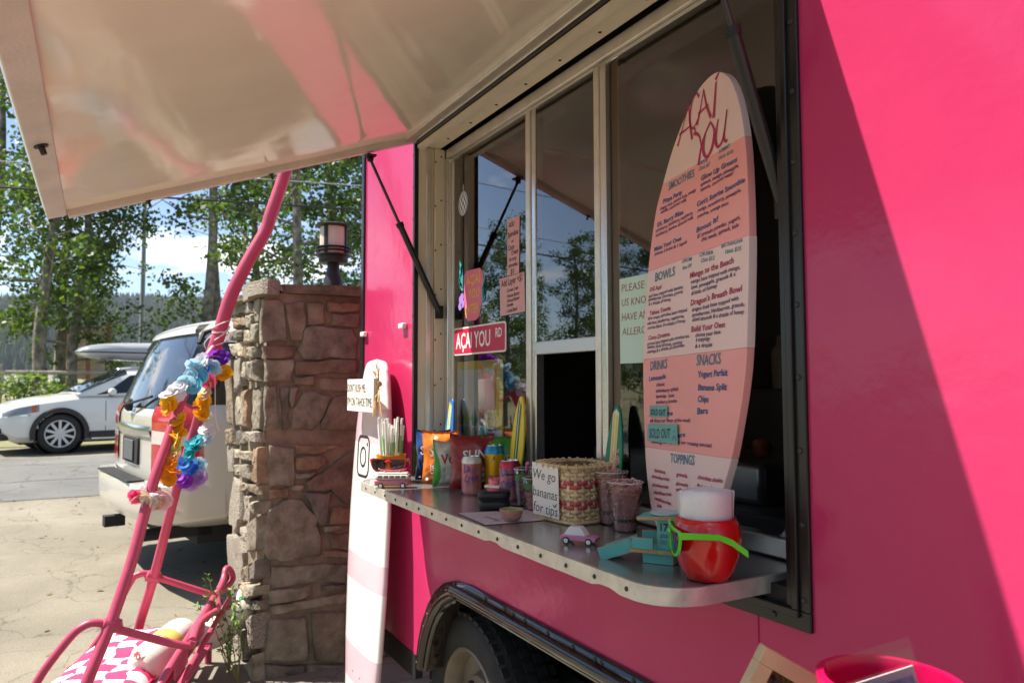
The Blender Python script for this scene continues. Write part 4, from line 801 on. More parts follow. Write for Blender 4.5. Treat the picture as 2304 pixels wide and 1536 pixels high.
shades('sunglasses', 'lime green sunglasses hugging the red pot', (p.x, p.y, p.z), R(-29.2-4), mat('neon_green', (.10, .62, .015), .25, coat=.3), LENS, group='novelty sunglasses', droop=.004)
# yellow cup of straws with red sunglasses
CC = V((-2.612, -.150, ZS+.0005))
yc = thing('yellow_cup', 'bright yellow cup of straws at the far end of the shelf', 'cup', CC)
MB().lathe([(0, .001), (.042, 0), (.044, .004), (.054, .095), (.0555, .1), (.053, .1), (.044, .01), (0, .006)], 36).build('cup', mat('cup_yellow', (.80, .40, .012), .35), yc, local=True)
p = CC-Ff*.066+V((0, 0, .068)); shades('sunglasses', 'red sunglasses leaning on the yellow cup', (p.x, p.y, p.z), R(60.8), mat('shade_red', (.62, .03, .02), .25, coat=.3), LENS, group='novelty sunglasses')
rnd = random.Random(4); ST = mat('straw_paper', (.80, .79, .74), .5); SG = mat('straw_green', (.22, .50, .16), .5)
for k in range(24):
    a = k*2.399; r0 = .034*math.sqrt((k+.5)/24); r1 = min(.049, r0*1.25+.004); b = V((r0*math.cos(a), r0*math.sin(a), .008)); h = .195+.045*rnd.random(); d = V((r1*math.cos(a)*1.15, r1*math.sin(a)*1.15, h)); q = CC+b
    t = thing('straw', 'paper-wrapped drinking straw in the yellow cup', 'straw', q, 0, 'wrapped straws in the yellow cup')
    MB().tube([(0, 0, 0), d-b], .0045, 8).build('wrapper', ST, t, local=True)
    if k % 3 == 1: s_ = (d-b); MB().tube([s_*.45, s_*.72], .0048, 8).build('print', SG, t, local=True)
# toy van
va = thing('toy_van', 'pink and white toy camper van with surfboard on its roof', 'toy van', (-2.468, -.196, ZS+.0005), math.atan2(.873, .487))
def vbox(nm, m, z0, z1, w0, w1, l0, l1, par=va, bv=.006):
    mb = MB(); mb.add([(x*l, y*w_, z) for z, w_, l in ((z0, w0, l0), (z1, w1, l1)) for x, y in ((-1, -1), (1, -1), (1, 1), (-1, 1))], [(3, 2, 1, 0), (4, 5, 6, 7)]+[(i, (i+1) % 4, 4+(i+1) % 4, 4+i) for i in range(4)]); return mb.build(nm, m, par, local=True, bevel=bv)
VP = mat('van_pink', (.58, .20, .25), .3, coat=.3); VW = mat('van_white', (.78, .74, .64), .3, coat=.2)
vbox('body', VP, .008, .030, .0235, .0245, .0600, .0615); ub = vbox('upper_body', VW, .0302, .048, .0243, .0215, .0612, .0560); vbox('roof', VW, .0482, .053, .0213, .0165, .0555, .048, bv=.003)
for y in (-1, 1):
    for k in range(5): MB().box((-.040+k*.020, y*.0233, .039), (.0155, .003, .0105)).build('window', mat('toy_window', (.30, .20, .14), .15), va, local=True, bevel=.001)
for x in (-1, 1): MB().box((x*.0592, 0, .039), (.003, .030, .0105)).build('window', mat('toy_window', (0, 0, 0)), va, local=True)
for x in (-.038, .038):
    for y in (-.0225, .0225): twheel(va, (x, y, .0095), .0095, .006)
mb = MB(); mb.box((-.063, 0, .010), (.004, .046, .004)); mb.box((.063, 0, .010), (.004, .046, .004)); mb.build('bumper', VW, va, local=True, bevel=.001)
mb = MB(); mb.grid(lambda u, v: V(((u-.5)*.10, (v-.5)*.022*math.sin(math.pi*u)**.6, .0575+.002*math.cos((v-.5)*3)+.006*(2*u-1)**4)), 20, 7); mb.build('roof_surfboard', mat('toy_berry', (.42, .04, .10), .3), va, local=True, solid=.003)
mb = MB(); mb.box((-.025, 0, .055), (.003, .03, .0055)); mb.box((.025, 0, .055), (.003, .03, .0055)); mb.build('roof_rack', VW, va, local=True)
# ---------------------------------------------------------------- tall surfboard leaning on the trailer, plaque and raffia
wb = thing('leaning_surfboard', 'tall white and pale pink surfboard leaning on the pink trailer', 'surfboard', (-3.045, -.125, .012), rot=(R(-2.6), R(-.6), 0))
HW = [(0, .10), (.08, .145), (.2, .18), (.4, .214), (.7, .236), (.95, .238), (1.15, .224), (1.3, .205), (1.42, .176), (1.5, .150), (1.55, .122), (1.577, .092), (1.590, .055), (1.595, .012)]
def hw(z):
    for (a, b), (c, d) in zip(HW, HW[1:]):
        if z <= c: return b+(d-b)*(z-a)/(c-a)
    return .004
WBW = mat('board_white', (.80, .77, .74), .22, coat=.4); WBP = mat('board_pinkish', (.68, .50, .55), .22, coat=.4)
ZZ = [0, .26, .40, .66, .77, 1.24, 1.385, 1.595]
for i, (a, b) in enumerate(zip(ZZ, ZZ[1:])):
    mb = MB()
    def pt(u, v):
        z = a+(b-a)*v; t = math.tau*u; c_, s_ = math.cos(t), math.sin(t); return V((hw(z)*math.copysign(abs(c_)**.7, c_), .030*math.copysign(abs(s_)**.85, s_)*min(1, hw(z)/.09), z))
    mb.grid(pt, 40, 28, cu=True); mb.build('stripe', WBP if i % 2 else WBW, wb, local=True, fix=True)
mb = MB(); o5 = lambda x_, z_: V((x_, -.0316+.012*(abs(x_)/.23)**3, z_))
def ringst(P_, w_): stroke(mb, P_+P_[:2], w_, o5, 3)
ringst(rrect(-.105, .045, 1.10, 1.265, .035, 5), .011); ringst([(-.03+.036*math.cos(k*math.tau/16), 1.18+.039*math.sin(k*math.tau/16)) for k in range(16)], .010); ringst([(.018+.004*math.cos(k*math.tau/6), 1.235+.004*math.sin(k*math.tau/6)) for k in range(6)], .007)
mb.build('camera_logo', BLACKM, wb, local=True, smooth=False, fix=False)
for x, z in ((-.03, .30), (.06, .30), (-.03, .18), (.06, .18), (.11, .24)): MB().lathe([(0, .001), (.004, 0)], 8, M=Matrix.Rotation(R(90), 3, 'X'), c=(x, -.0305, z)).build('fin_plug', SCREW, wb, local=True)
pl = thing('wooden_plaque', 'white wooden plaque DONT RUSH ME IM ON TAHOE TIME on surfboard', 'sign', (-2.985, -.130, 1.385), R(0))
PLQ = mat('plaque_white', (.74, .70, .62), .6, bump=(60, .2)); MB().box((-.045, -.011, .068), (.258, .022, .134)).build('plank', PLQ, pl, local=True, bevel=.002); MB().box((.130, -.011, .070), (.088, .022, .136)).build('plank', PLQ, pl, local=True, bevel=.002)
mb = MB(); o6 = lambda a, b: V((a, -.0232, b)); write(mb, "DON'T RUSH ME..", (-.165, .082), (.085, .082), .034, o6, off=-.004, shear=0); write(mb, "I'M ON TAHOE TIME", (-.165, .024), (.155, .024), .036, o6, off=-.004, shear=0); mb.build('lettering', mat('plaque_ink', (.03, .03, .03), .6), pl, local=True, smooth=False, fix=False)
rf = thing('raffia_bow', 'straw-coloured raffia bow tied on the leaning surfboard', 'bow', (-2.815, -.13, 1.36)); rnd = random.Random(9); RF = mat('raffia', (.62, .40, .20), .7)
mb = MB()
for k in range(26):
    a = rnd.gauss(0, .5); L_ = .05+.09*rnd.random(); up = k < 8
    mb.tube(cat_rom([(0, 0, .14), (.02*a, -.012*rnd.random(), .14+(.03 if up else -.03)), (.06*a+.02*rnd.random(), -.03*rnd.random(), .14+(L_*.7 if up else -L_))], 4), [.0016]*9, 4)
mb.build('strands', RF, rf, local=True); MB().lathe([(0, -.014), (.012, -.008), (.014, 0), (.011, .009), (0, .013)], 10, c=(0, 0, .14)).build('knot', RF, rf, local=True)
# ---------------------------------------------------------------- near corner: picture frame, pink bucket, printed card in a clear sleeve on a little stand
stn = thing('display_table', 'small table holding the wooden frame and pink bucket', 'table', (-.50, -.31, 0))
MB().box((0, 0, .8725), (.62, .26, .025)).build('top', mat('table_white', (.7, .68, .65), .5), stn, local=True, bevel=.004)
for x in (-.28, .28):
    for y in (-.10, .10): MB().box((x, y, .43), (.03, .03, .86)).build('leg', mat('table_leg', (.3, .3, .3), .4, metal=.7), stn, local=True)
fr_ = thing('picture_frame', 'pale wooden frame backed with burlap, tilted near the bucket', 'frame', (-.738, -.319, .937), rot=(R(-4), R(30), R(60.8)))
WD = mat('pale_wood', (.60, .44, .24), .5, bump=(40, .1), var=(14, .12))
for c, d in (((0, 0, .0115), (.17, .024, .022)), ((0, 0, .1785), (.17, .024, .022)), ((-.074, 0, .095), (.022, .0235, .1448)), ((.074, 0, .095), (.022, .0235, .1448))): MB().box(c, d).build('moulding', WD, fr_, local=True, bevel=.001)
MB().box((0, .009, .095), (.125, .003, .1445)).build('burlap', mat('burlap', (.24, .15, .07), .9, bump=(700, 1), var=(300, .5)), fr_, local=True); MB().lathe([(0, .004), (.006, 0)], 10, M=Matrix.Rotation(R(90), 3, 'X'), c=(-.05, .007, .155)).build('tack', SCREW, fr_, local=True)
bu = thing('pink_bucket', 'hot pink plastic bucket at the bottom right corner', 'bucket', (-.546, -.304, .8855)); BP = mat('bucket_pink', (.50, .003, .07), .35)
MB().lathe([(0, .002), (.058, 0), (.061, .004), (.071, .266), (.078, .269), (.078, .279), (.069, .279), (.059, .01), (0, .008)], 40).build('bucket', BP, bu, local=True)
sl = thing('printed_card', 'blue watercolour print in a clear sleeve in the pink bucket', 'print', (-.529, -.287, 1.034), rot=(R(-2), R(-17), R(60.8)))
MB().box((0, 0, .013), (.090, .0016, .252)).build('card', mat('card_white', (.76, .74, .74), .6), sl, local=True); mb = MB(); mb.add([(-.041, -.0014, -.10), (.041, -.0014, -.10), (.041, -.0014, .130), (-.041, -.0014, .130)], [(0, 1, 2, 3)])
mb.build('picture', mat('watercolour', (.10, .40, .68), .6, var=(38, .35, (.50, .72, .84))), sl, local=True, smooth=False, fix=False)
mb = MB(); mb.add([(-.050, -.0035, -.115), (.050, -.0035, -.115), (.050, -.0035, .172), (-.050, -.0035, .172), (-.050, .003, -.115), (.050, .003, -.115), (.050, .003, .158), (-.050, .003, .158)], [(0, 1, 2, 3), (4, 5, 6, 7)]); mb.build('sleeve', glassmat('sleeve_clear', (.93, .92, .93), 1.2, .12), sl, local=True, smooth=False, fix=False)
# ---------------------------------------------------------------- stone pillar
LEI_A=[(-3.786, -0.577, 1.627,'u'),(-3.779, -0.622, 1.636,'v'),(-3.772, -0.668, 1.610,'w'),(-3.767, -0.697, 1.593,'a'),(-3.760, -0.639, 1.562,'b'),(-3.753, -0.616, 1.583,'a'),(-3.746, -0.717, 1.540,'a'),(-3.741, -0.679, 1.530,'q'),(-3.734, -0.736, 1.506,'a'),(-3.727, -0.705, 1.493,'q'),(-3.721, -0.765, 1.489,'w'),(-3.715, -0.784, 1.459,'w'),(-3.708, -0.812, 1.453,'w'),(-3.702, -0.809, 1.419,'y'),(-3.695, -0.816, 1.394,'y'),(-3.689, -0.771, 1.339,'y'),(-3.683, -0.765, 1.314,'y'),(-3.676, -0.774, 1.279,'y'),(-3.669, -0.783, 1.256,'p'),(-3.664, -0.779, 1.230,'p'),(-3.657, -0.783, 1.199,'c'),(-3.650, -0.792, 1.163,'o'),(-3.643, -0.811, 1.151,'o'),(-3.638, -0.801, 1.116,'o'),(-3.631, -0.807, 1.089,'o'),(-3.624, -0.904, 1.031,'w'),(-3.618, -0.872, 1.022,'c'),(-3.612, -0.842, 1.024,'h'),(-3.605, -0.936, 1.024,'k'),(-3.599, -0.922, 1.005,'r'),(-3.592, -0.864, 0.997,'h'),(-3.586, -0.837, 1.000,'l'),(-3.580, -0.882, 0.997,'w'),(-3.573, -0.900, 1.014,'c')]
LEI_B=[(-3.853, -0.552, 1.564,'y'),(-3.862, -0.565, 1.548,'y'),(-3.871, -0.624, 1.520,'k'),(-3.881, -0.631, 1.488,'c'),(-3.890, -0.636, 1.453,'c'),(-3.899, -0.643, 1.423,'y'),(-3.908, -0.648, 1.399,'y'),(-3.917, -0.644, 1.369,'y'),(-3.926, -0.651, 1.342,'y'),(-3.936, -0.622, 1.280,'w'),(-3.945, -0.608, 1.258,'w'),(-3.954, -0.625, 1.232,'a'),(-3.963, -0.668, 1.216,'t'),(-3.972, -0.682, 1.192,'t'),(-3.982, -0.689, 1.161,'t'),(-3.991, -0.714, 1.107,'b'),(-4.000, -0.690, 1.095,'b'),(-4.008, -0.660, 1.079,'b'),(-4.017, -0.729, 1.046,'v'),(-4.026, -0.708, 1.030,'v'),(-4.036, -0.677, 1.013,'i'),(-4.045, -0.643, 1.032,'i'),(-4.054, -0.643, 1.095,'a')]
SX=[[(-0.354,1.943),(-0.274,1.951),(-0.242,1.925),(-0.224,1.726),(-0.361,1.718)],[(-0.238,1.929),(-0.136,1.938),(-0.134,1.833),(-0.149,1.728),(-0.208,1.726)],[(-0.128,1.939),(-0.035,1.943),(-0.029,1.829),(-0.122,1.809)],[(-0.022,1.944),(0.169,1.946),(0.17,1.899),(-0.014,1.895)],[(0.003,1.888),(0.17,1.887),(0.171,1.807),(0.012,1.814)],[(-0.138,1.801),(-0.062,1.82),(0.121,1.801),(0.164,1.744),(0.148,1.636),(-0.14,1.636),(-0.172,1.679),(-0.149,1.728)],[(-0.346,1.699),(-0.18,1.703),(-0.195,1.639),(-0.345,1.637)],[(-0.337,1.629),(-0.187,1.635),(-0.205,1.519),(-0.335,1.512)],[(-0.187,1.623),(0.161,1.632),(0.162,1.561),(-0.186,1.551)],[(-0.19,1.539),(-0.079,1.548),(-0.074,1.491),(-0.185,1.499)],[(-0.05,1.536),(0.158,1.536),(0.159,1.461),(-0.049,1.467)],[(-0.335,1.488),(-0.274,1.488),(-0.263,1.26),(-0.331,1.262)],[(-0.259,1.48),(-0.216,1.488),(-0.213,1.266),(-0.248,1.271)],[(-0.212,1.484),(-0.161,1.483),(-0.199,1.377),(-0.215,1.409)],[(-0.137,1.467),(0.016,1.438),(-0.055,1.278),(-0.087,1.255),(-0.197,1.266),(-0.191,1.369)],[(0.025,1.43),(0.159,1.445),(0.165,1.246),(-0.038,1.253),(-0.043,1.285)],[(-0.312,1.187),(-0.181,1.165),(-0.178,0.967),(-0.309,0.976)],[(-0.172,1.116),(-0.037,1.122),(0.005,1.083),(-0.053,1.049),(-0.167,1.047)],[(-0.173,1.181),(0.089,1.17),(-0.037,1.134),(-0.173,1.129)],[(-0.118,0.979),(-0.036,1.031),(0.15,1.151),(0.16,0.999),(0.153,0.839),(0.084,0.853),(0.015,0.937),(-0.101,0.941)],[(-0.179,1.028),(-0.065,1.035),(-0.09,1.002),(-0.179,0.999)],[(-0.194,0.968),(-0.126,0.967),(-0.129,0.935),(-0.19,0.94)],[(-0.309,0.96),(-0.206,0.961),(-0.202,0.912),(-0.304,0.912)],[(-0.129,0.927),(0.025,0.92),(-0.016,0.75),(-0.037,0.744)],[(-0.307,0.853),(-0.229,0.902),(-0.137,0.887),(-0.05,0.79),(-0.035,0.589),(-0.24,0.585),(-0.311,0.601),(-0.335,0.713)],[(0.025,0.841),(0.144,0.832),(0.145,0.74),(0.009,0.756)],[(-0.024,0.743),(0.077,0.734),(0.073,0.705),(-0.02,0.714)],[(0.01,0.699),(0.146,0.69),(0.147,0.602),(0.019,0.62)],[(-0.023,0.608),(0.138,0.59),(0.138,0.557),(-0.022,0.58)],[(-0.295,0.563),(0.122,0.526),(0.114,0.436),(-0.095,0.463),(-0.285,0.448)],[(-0.296,0.438),(-0.086,0.442),(-0.078,0.388),(-0.292,0.371)],[(-0.029,0.43),(0.106,0.425),(0.106,0.388),(-0.028,0.402)],[(-0.291,0.359),(-0.028,0.369),(0.115,0.37),(0.107,0.326),(-0.275,0.314)],[(-0.306,0.295),(-0.109,0.281),(-0.098,0.127),(-0.106,0.053),(-0.31,0.09)],[(-0.076,0.292),(0.099,0.282),(0.093,0.017),(-0.057,0.044)],[(-0.31,0.074),(-0.113,0.039),(-0.111,-0.124),(-0.315,-0.083)],[(-0.097,0.036),(0.093,0.001),(0.095,-0.165),(-0.095,-0.127)]]
SY=[[(-5.053,2.006),(-4.865,1.991),(-4.858,1.926),(-5.076,1.944)],[(-4.832,1.999),(-4.272,1.954),(-4.244,1.893),(-4.814,1.937)],[(-4.238,1.968),(-4.109,1.958),(-4.098,1.831),(-4.217,1.837)],[(-5.013,1.92),(-4.548,1.892),(-4.494,1.849),(-4.916,1.841)],[(-4.49,1.904),(-4.252,1.887),(-4.295,1.818),(-4.443,1.819)],[(-5.003,1.837),(-4.847,1.832),(-4.84,1.766),(-4.996,1.774)],[(-4.802,1.824),(-4.575,1.814),(-4.569,1.756),(-4.812,1.769)],[(-4.53,1.816),(-4.325,1.803),(-4.318,1.731),(-4.532,1.741)],[(-4.296,1.835),(-4.131,1.825),(-4.123,1.729),(-4.287,1.733)],[(-5.023,1.756),(-4.583,1.748),(-4.535,1.671),(-4.84,1.668)],[(-4.506,1.722),(-4.387,1.726),(-4.356,1.648),(-4.499,1.657)],[(-4.339,1.706),(-4.112,1.7),(-4.094,1.64),(-4.333,1.647)],[(-5.102,1.652),(-4.872,1.655),(-4.815,1.242),(-5.053,1.245)],[(-4.827,1.649),(-4.549,1.658),(-4.533,1.5),(-4.761,1.45)],[(-4.497,1.63),(-4.378,1.632),(-4.345,1.529),(-4.462,1.526)],[(-4.331,1.626),(-4.064,1.624),(-4.042,1.512),(-4.299,1.521)],[(-4.801,1.417),(-4.607,1.487),(-4.435,1.402),(-4.422,1.266),(-4.777,1.249)],[(-4.409,1.47),(-4.304,1.477),(-4.284,1.264),(-4.388,1.259)],[(-4.263,1.475),(-4.028,1.484),(-4.009,1.264),(-4.243,1.258)],[(-5.05,1.216),(-4.83,1.228),(-4.802,1.132),(-5.038,1.116)],[(-4.79,1.221),(-4.55,1.233),(-4.523,1.157),(-4.77,1.134)],[(-4.505,1.227),(-4.02,1.254),(-4.016,1.201),(-4.476,1.186)],[(-5.088,1.112),(-4.83,1.13),(-4.811,0.962),(-5.037,0.949)],[(-4.787,1.105),(-4.234,1.138),(-4.206,1.082),(-4.753,1.052)],[(-4.126,1.163),(-3.922,1.184),(-3.906,0.989),(-4.131,0.983)],[(-4.749,1.015),(-4.183,1.072),(-4.176,0.99),(-4.688,0.961)],[(-4.527,0.942),(-3.905,0.981),(-3.901,0.935),(-4.523,0.894)],[(-4.883,0.931),(-4.551,0.917),(-4.505,0.729),(-4.652,0.634),(-4.968,0.638)],[(-4.471,0.887),(-4.225,0.893),(-4.265,0.741),(-4.455,0.728)],[(-4.144,0.883),(-3.875,0.9),(-3.932,0.834),(-4.096,0.825)],[(-5.021,0.561),(-4.572,0.625),(-4.461,0.545),(-4.465,0.337),(-4.95,0.231)],[(-4.527,0.69),(-4.284,0.696),(-4.256,0.643),(-4.42,0.622)],[(-4.23,0.755),(-3.912,0.822),(-3.909,0.653),(-4.207,0.603)],[(-4.381,0.484),(-4.18,0.551),(-4.171,0.455),(-4.375,0.418)],[(-4.136,0.552),(-3.866,0.604),(-3.859,0.518),(-4.085,0.467)],[(-4.421,0.39),(-3.863,0.472),(-3.859,0.42),(-4.273,0.345)],[(-4.463,0.32),(-3.858,0.402),(-3.854,0.354),(-4.267,0.285)],[(-4.885,0.19),(-4.509,0.274),(-4.551,0.185),(-4.843,0.081)],[(-4.55,0.177),(-4.381,0.243),(-4.256,0.267),(-4.306,0.2),(-4.546,0.134)],[(-4.21,0.259),(-3.853,0.339),(-3.915,0.163),(-4.221,0.044)],[(-4.542,0.1),(-4.258,0.189),(-4.264,0.015),(-4.524,-0.067)],[(-4.868,0.046),(-4.596,0.112),(-4.574,-0.083),(-4.789,-0.133)],[(-4.197,0.028),(-3.913,0.133),(-3.862,-0.015),(-4.316,-0.175)],[(-4.729,-0.159),(-4.263,-0.001),(-4.338,-0.183),(-4.877,-0.373)]]
PI = thing('stone_pillar', 'stacked stone pillar beside the pink trailer', 'pillar', (-4.52, .18, 0))
MB().box((-4.52, .19, .97), (1.02, 1.03, 2.02)).build('mortar_core', mat('mortar', (.22, .175, .12), .95, bump=(60, .6, 6), var=(12, .25)), PI)
STN = [mat('stone_%d' % i, c, .85, bump=(26, .9, 10), bdist=.02, var=(9, .35, c2)) for i, (c, c2) in enumerate((((.20, .155, .105), (.30, .24, .165)), ((.19, .165, .12), (.30, .265, .195)), ((.27, .23, .16), (.40, .35, .25)), ((.16, .115, .08), (.24, .175, .12)), ((.25, .165, .10), (.33, .225, .14)), ((.13, .115, .095), (.22, .19, .15))))]
GRAN = mat('granite_stone', (.36, .31, .24), .9, bump=(110, 1.0, 4), bdist=.02, var=(130, .45, (.50, .44, .36)))
rnd = random.Random(21)
def stone(poly, fn, m, d, nm='stone'):
    cx = sum(a for a, b in poly)/len(poly); cy = sum(b for a, b in poly)/len(poly); P = []
    for i, (a, b) in enumerate(poly):
        c = poly[(i+1) % len(poly)]; L = math.hypot(c[0]-a, c[1]-b); n = 4 if L > .2 else 3 if L > .1 else 2
        for k in range(n):
            t = k/n; x = a+(c[0]-a)*t; y = b+(c[1]-b)*t
            P.append((x+rnd.uniform(-1, 1)*min(.007, L*.05), y+rnd.uniform(-1, 1)*min(.007, L*.05)))
    n = len(P); sh = lambda p, s: (cx+(p[0]-cx)*s, cy+(p[1]-cy)*s)
    size = min(max(a for a, b in P)-min(a for a, b in P), max(b for a, b in P)-min(b for a, b in P)); s1 = 1-min(.25, .012/max(size, .02)); s2 = 1-min(.45, .035/max(size, .03))
    tx, ty = rnd.uniform(-1, 1)*.05, rnd.uniform(-1, 1)*.05
    vs = []; sd0 = rnd.random()*50; RG = ((1.0, -.03), (1.0, d*.45), (1-(1-s1)*.5, d*.78), (s1, d*.92), (s2, d), (s2*.66, d), (s2*.33, d)); am = min(.010, d*.45)
    for s_, w_ in RG:
        for p in P:
            q = sh(p, s_); e = am*(noise.noise(V((q[0]*17+sd0, q[1]*17, 1)))+.6*noise.noise(V((q[0]*48+sd0, q[1]*48, 4)))) if w_ > 0 else 0
            vs.append(fn(q[0]+e*.6, q[1]-e*.6, w_+e+(tx*(q[0]-cx)+ty*(q[1]-cy) if w_ > 0 else 0)))
    m_ = len(RG); vs.append(fn(cx, cy, d)); mb = MB(); fs = [(k*n+i, k*n+(i+1) % n, (k+1)*n+(i+1) % n, (k+1)*n+i) for k in range(m_-1) for i in range(n)]+[((m_-1)*n+i, (m_-1)*n+(i+1) % n, m_*n) for i in range(n)]
    mb.add(vs, fs); return mb.build(nm, m, PI, ang=22)
fX = lambda y, z, w_: V((-4.01+w_, y, z)); fY = lambda x, z, w_: V((x, -.325-w_, z)); fXb = lambda y, z, w_: V((-5.03-w_, y, z)); fYb = lambda x, z, w_: V((x, .705+w_, z))
CX = [1, 0, 0, 4, 3, 1, 3, 1, 3, 0, 0, 1, 5, 1, 1, 0, 1, 4, 4, 3, 1, 2, 4, 5, 1, 4, 2, 3, 4, 1, 2, 5, 2, 1, 0, 5, 1]
for i, p in enumerate(SX): stone([(a, max(b, -.03)) for a, b in p], fX, STN[CX[i % len(CX)]], .016+.016*rnd.random())
for i, p in enumerate(SY): stone([(min(a, -4.0), max(b, -.03)) for a, b in p], fY, GRAN if i in (27, 30, 39, 21, 28) or i % 9 == 4 else STN[[2, 1, 2, 4, 1, 0, 5][i % 7]], .03+.035*rnd.random())
def rowfill(fn, a0, a1, z0, z1, k):
    z = z0
    while z < z1-.05:
        h = min(rnd.uniform(.09, .24), z1-z); a = a0
        while a < a1-.04:
            w_ = min(rnd.uniform(.12, .36), a1-a)
            if a1-a-w_ < .08: w_ = a1-a
            g = .008; stone([(a+g, z+g), (a+w_-g, z+g), (a+w_-g, z+h-g), (a+g, z+h-g)], fn, STN[rnd.randrange(6)], .03); a += w_
        z += h
rowfill(fX, .19, .70, 0, 1.94, 0)
def capstone(x0, x1, y0, y1, z0, z1, m):
    mb = MB(); n = 14; P = []
    for k in range(n): a = math.tau*k/n; q = (abs(math.cos(a))**6+abs(math.sin(a))**6)**(-1/6); P.append(((x0+x1)/2+(x1-x0)/2*q*math.cos(a)+rnd.uniform(-.012, .012), (y0+y1)/2+(y1-y0)/2*q*math.sin(a)+rnd.uniform(-.012, .012)))
    vs = [(a, b, z0) for a, b in P]+[(a+rnd.uniform(-.01, .01), b+rnd.uniform(-.01, .01), z1+rnd.uniform(-.008, .004)) for a, b in P]+[((x0+x1)/2, (y0+y1)/2, z1+.004)]
    mb.add(vs, [tuple(range(n-1, -1, -1))]+[(i, (i+1) % n, n+(i+1) % n, n+i) for i in range(n)]+[(n+i, n+(i+1) % n, 2*n) for i in range(n)]); mb.build('capstone', m, PI, ang=28)
capstone(-4.60, -3.945, -.27, .40, 1.982, 2.035, STN[3]); capstone(-4.45, -3.93, -.40, -.275, 1.965, 2.045, GRAN); capstone(-5.08, -4.47, -.40, -.275, 1.982, 2.02, STN[2]); capstone(-5.08, -4.61, -.27, .75, 1.982, 2.03, STN[1]); capstone(-4.60, -3.95, .41, .75, 1.982, 2.025, STN[0])
# lamp on the pillar
lm = thing('pillar_lamp', 'black cylindrical lantern with milky glass on the stone pillar', 'lamp', (-4.5, .155, 2.036))
LB = mat('lamp_black', (.012, .012, .013), .5); z0 = 2.036
MB().lathe([(.062, 0), (.060, .01), (.058, .10), (.038, .155), (.036, .205)], 24, c=(-4.5, .155, z0)).build('post', LB, lm)
MB().lathe([(.03, .20), (.080, .205), (.088, .215), (.088, .245), (.112, .250), (.112, .256), (.03, .257)], 32, c=(-4.5, .155, z0)).build('base', LB, lm)
MB().lathe([(.083, .257), (.083, .429)], 32, c=(-4.5, .155, z0)).build('glass', mat('milk_glass', (.62, .52, .42), .35, var=(3, .1)), lm, fix=False)
for z in (.278, .298): MB().lathe([(.085, z-.004), (.110, z-.002), (.110, z+.004), (.085, z+.005)], 32, c=(-4.5, .155, z0)).build('ring', LB, lm)
for k in range(4): a = k*math.pi/2+.75; MB().box((-4.5+.087*math.cos(a), .155+.087*math.sin(a), z0+.343), (.012, .020, .172), a).build('bar', LB, lm)
MB().lathe([(.086, .425), (.112, .430), (.113, .438), (.085, .447), (.04, .455), (0, .458)], 32, c=(-4.5, .155, z0)).build('cap', LB, lm)
# ---------------------------------------------------------------- pink chairlift chair
ch = thing('chairlift_chair', 'pink painted old chairlift chair with tall bent hanger pole', 'chair', (-3.864, -0.932, 0))
MB().tube(cat_rom([(-3.853, -0.148, 3.068), (-3.853, -0.285, 2.572), (-3.853, -0.347, 2.366), (-3.853, -0.374, 2.273), (-3.853, -0.452, 2.119), (-3.853, -0.532, 1.936), (-3.853, -0.580, 1.759), (-3.853, -0.609, 1.657)], 5), .032, 14).build('hanger_pole', PINK2, ch)
NR = [(-3.842, -0.602, 1.679), (-3.786, -0.693, 1.552), (-3.763, -0.743, 1.469), (-3.674, -0.819, 1.231), (-3.606, -0.882, 1.046), (-3.517, -0.948, 0.787), (-3.438, -1.025, 0.547), (-3.360, -1.103, 0.353), (-3.349, -1.134, 0.190)]
FR = [(-3.864, -0.602, 1.679), (-3.920, -0.628, 1.510), (-4.010, -0.664, 1.289), (-4.099, -0.732, 0.998), (-4.256, -0.821, 0.514), (-4.323, -0.874, 0.281), (-4.334, -0.887, 0.190)]
for L_ in (NR, FR): MB().tube(cat_rom(L_, 5), .023, 12).build('side_rail', PINK2, ch)
MB().tube([(-3.808, -0.753, 1.422), (-3.886, -0.697, 1.388), (-3.920, -0.652, 1.394)], .009, 8).build('brace', PINK2, ch)
for L_ in ([(-3.438, -1.324, 0.223), (-3.438, -1.268, 0.368), (-3.438, -1.173, 0.503), (-3.438, -1.122, 0.548), (-3.438, -1.072, 0.554), (-3.438, -1.000, 0.517), (-3.438, -0.753, 0.411), (-3.438, -0.717, 0.426)], [(-4.267, -1.089, 0.201), (-4.267, -1.025, 0.299), (-4.267, -0.926, 0.505), (-4.267, -0.893, 0.537), (-4.267, -0.854, 0.539), (-4.267, -0.790, 0.508), (-4.267, -0.531, 0.387)]): MB().tube(cat_rom(L_, 5), .0165, 10).build('armrest', PINK2, ch)
for a in ((-3.444, -1.022, 0.537), (-4.262, -0.822, 0.520)): MB().lathe([(0, -.045), (.028, -.03), (.034, 0), (.028, .03), (0, .045)], 12, c=a, M=Matrix.Rotation(R(70), 3, 'X')).build('weld', PINK2, ch)
MB().tube(cat_rom([(-3.338, -0.876, 0.223), (-3.360, -0.839, 0.312), (-3.808, -0.669, 0.369), (-4.267, -0.495, 0.430), (-4.368, -0.456, 0.492), (-4.402, -0.428, 0.475), (-4.390, -0.417, 0.430), (-4.312, -0.462, 0.402), (-4.200, -0.519, 0.408), (-4.032, -0.542, 0.377), (-3.864, -0.607, 0.397), (-3.696, -0.669, 0.411), (-3.438, -0.721, 0.426)], 6), .0165, 10).build('back_bar', PINK2, ch)
MB().tube([(-3.349, -0.831, 0.190), (-4.323, -0.439, 0.346)], .013, 10).build('back_bar', PINK2, ch)
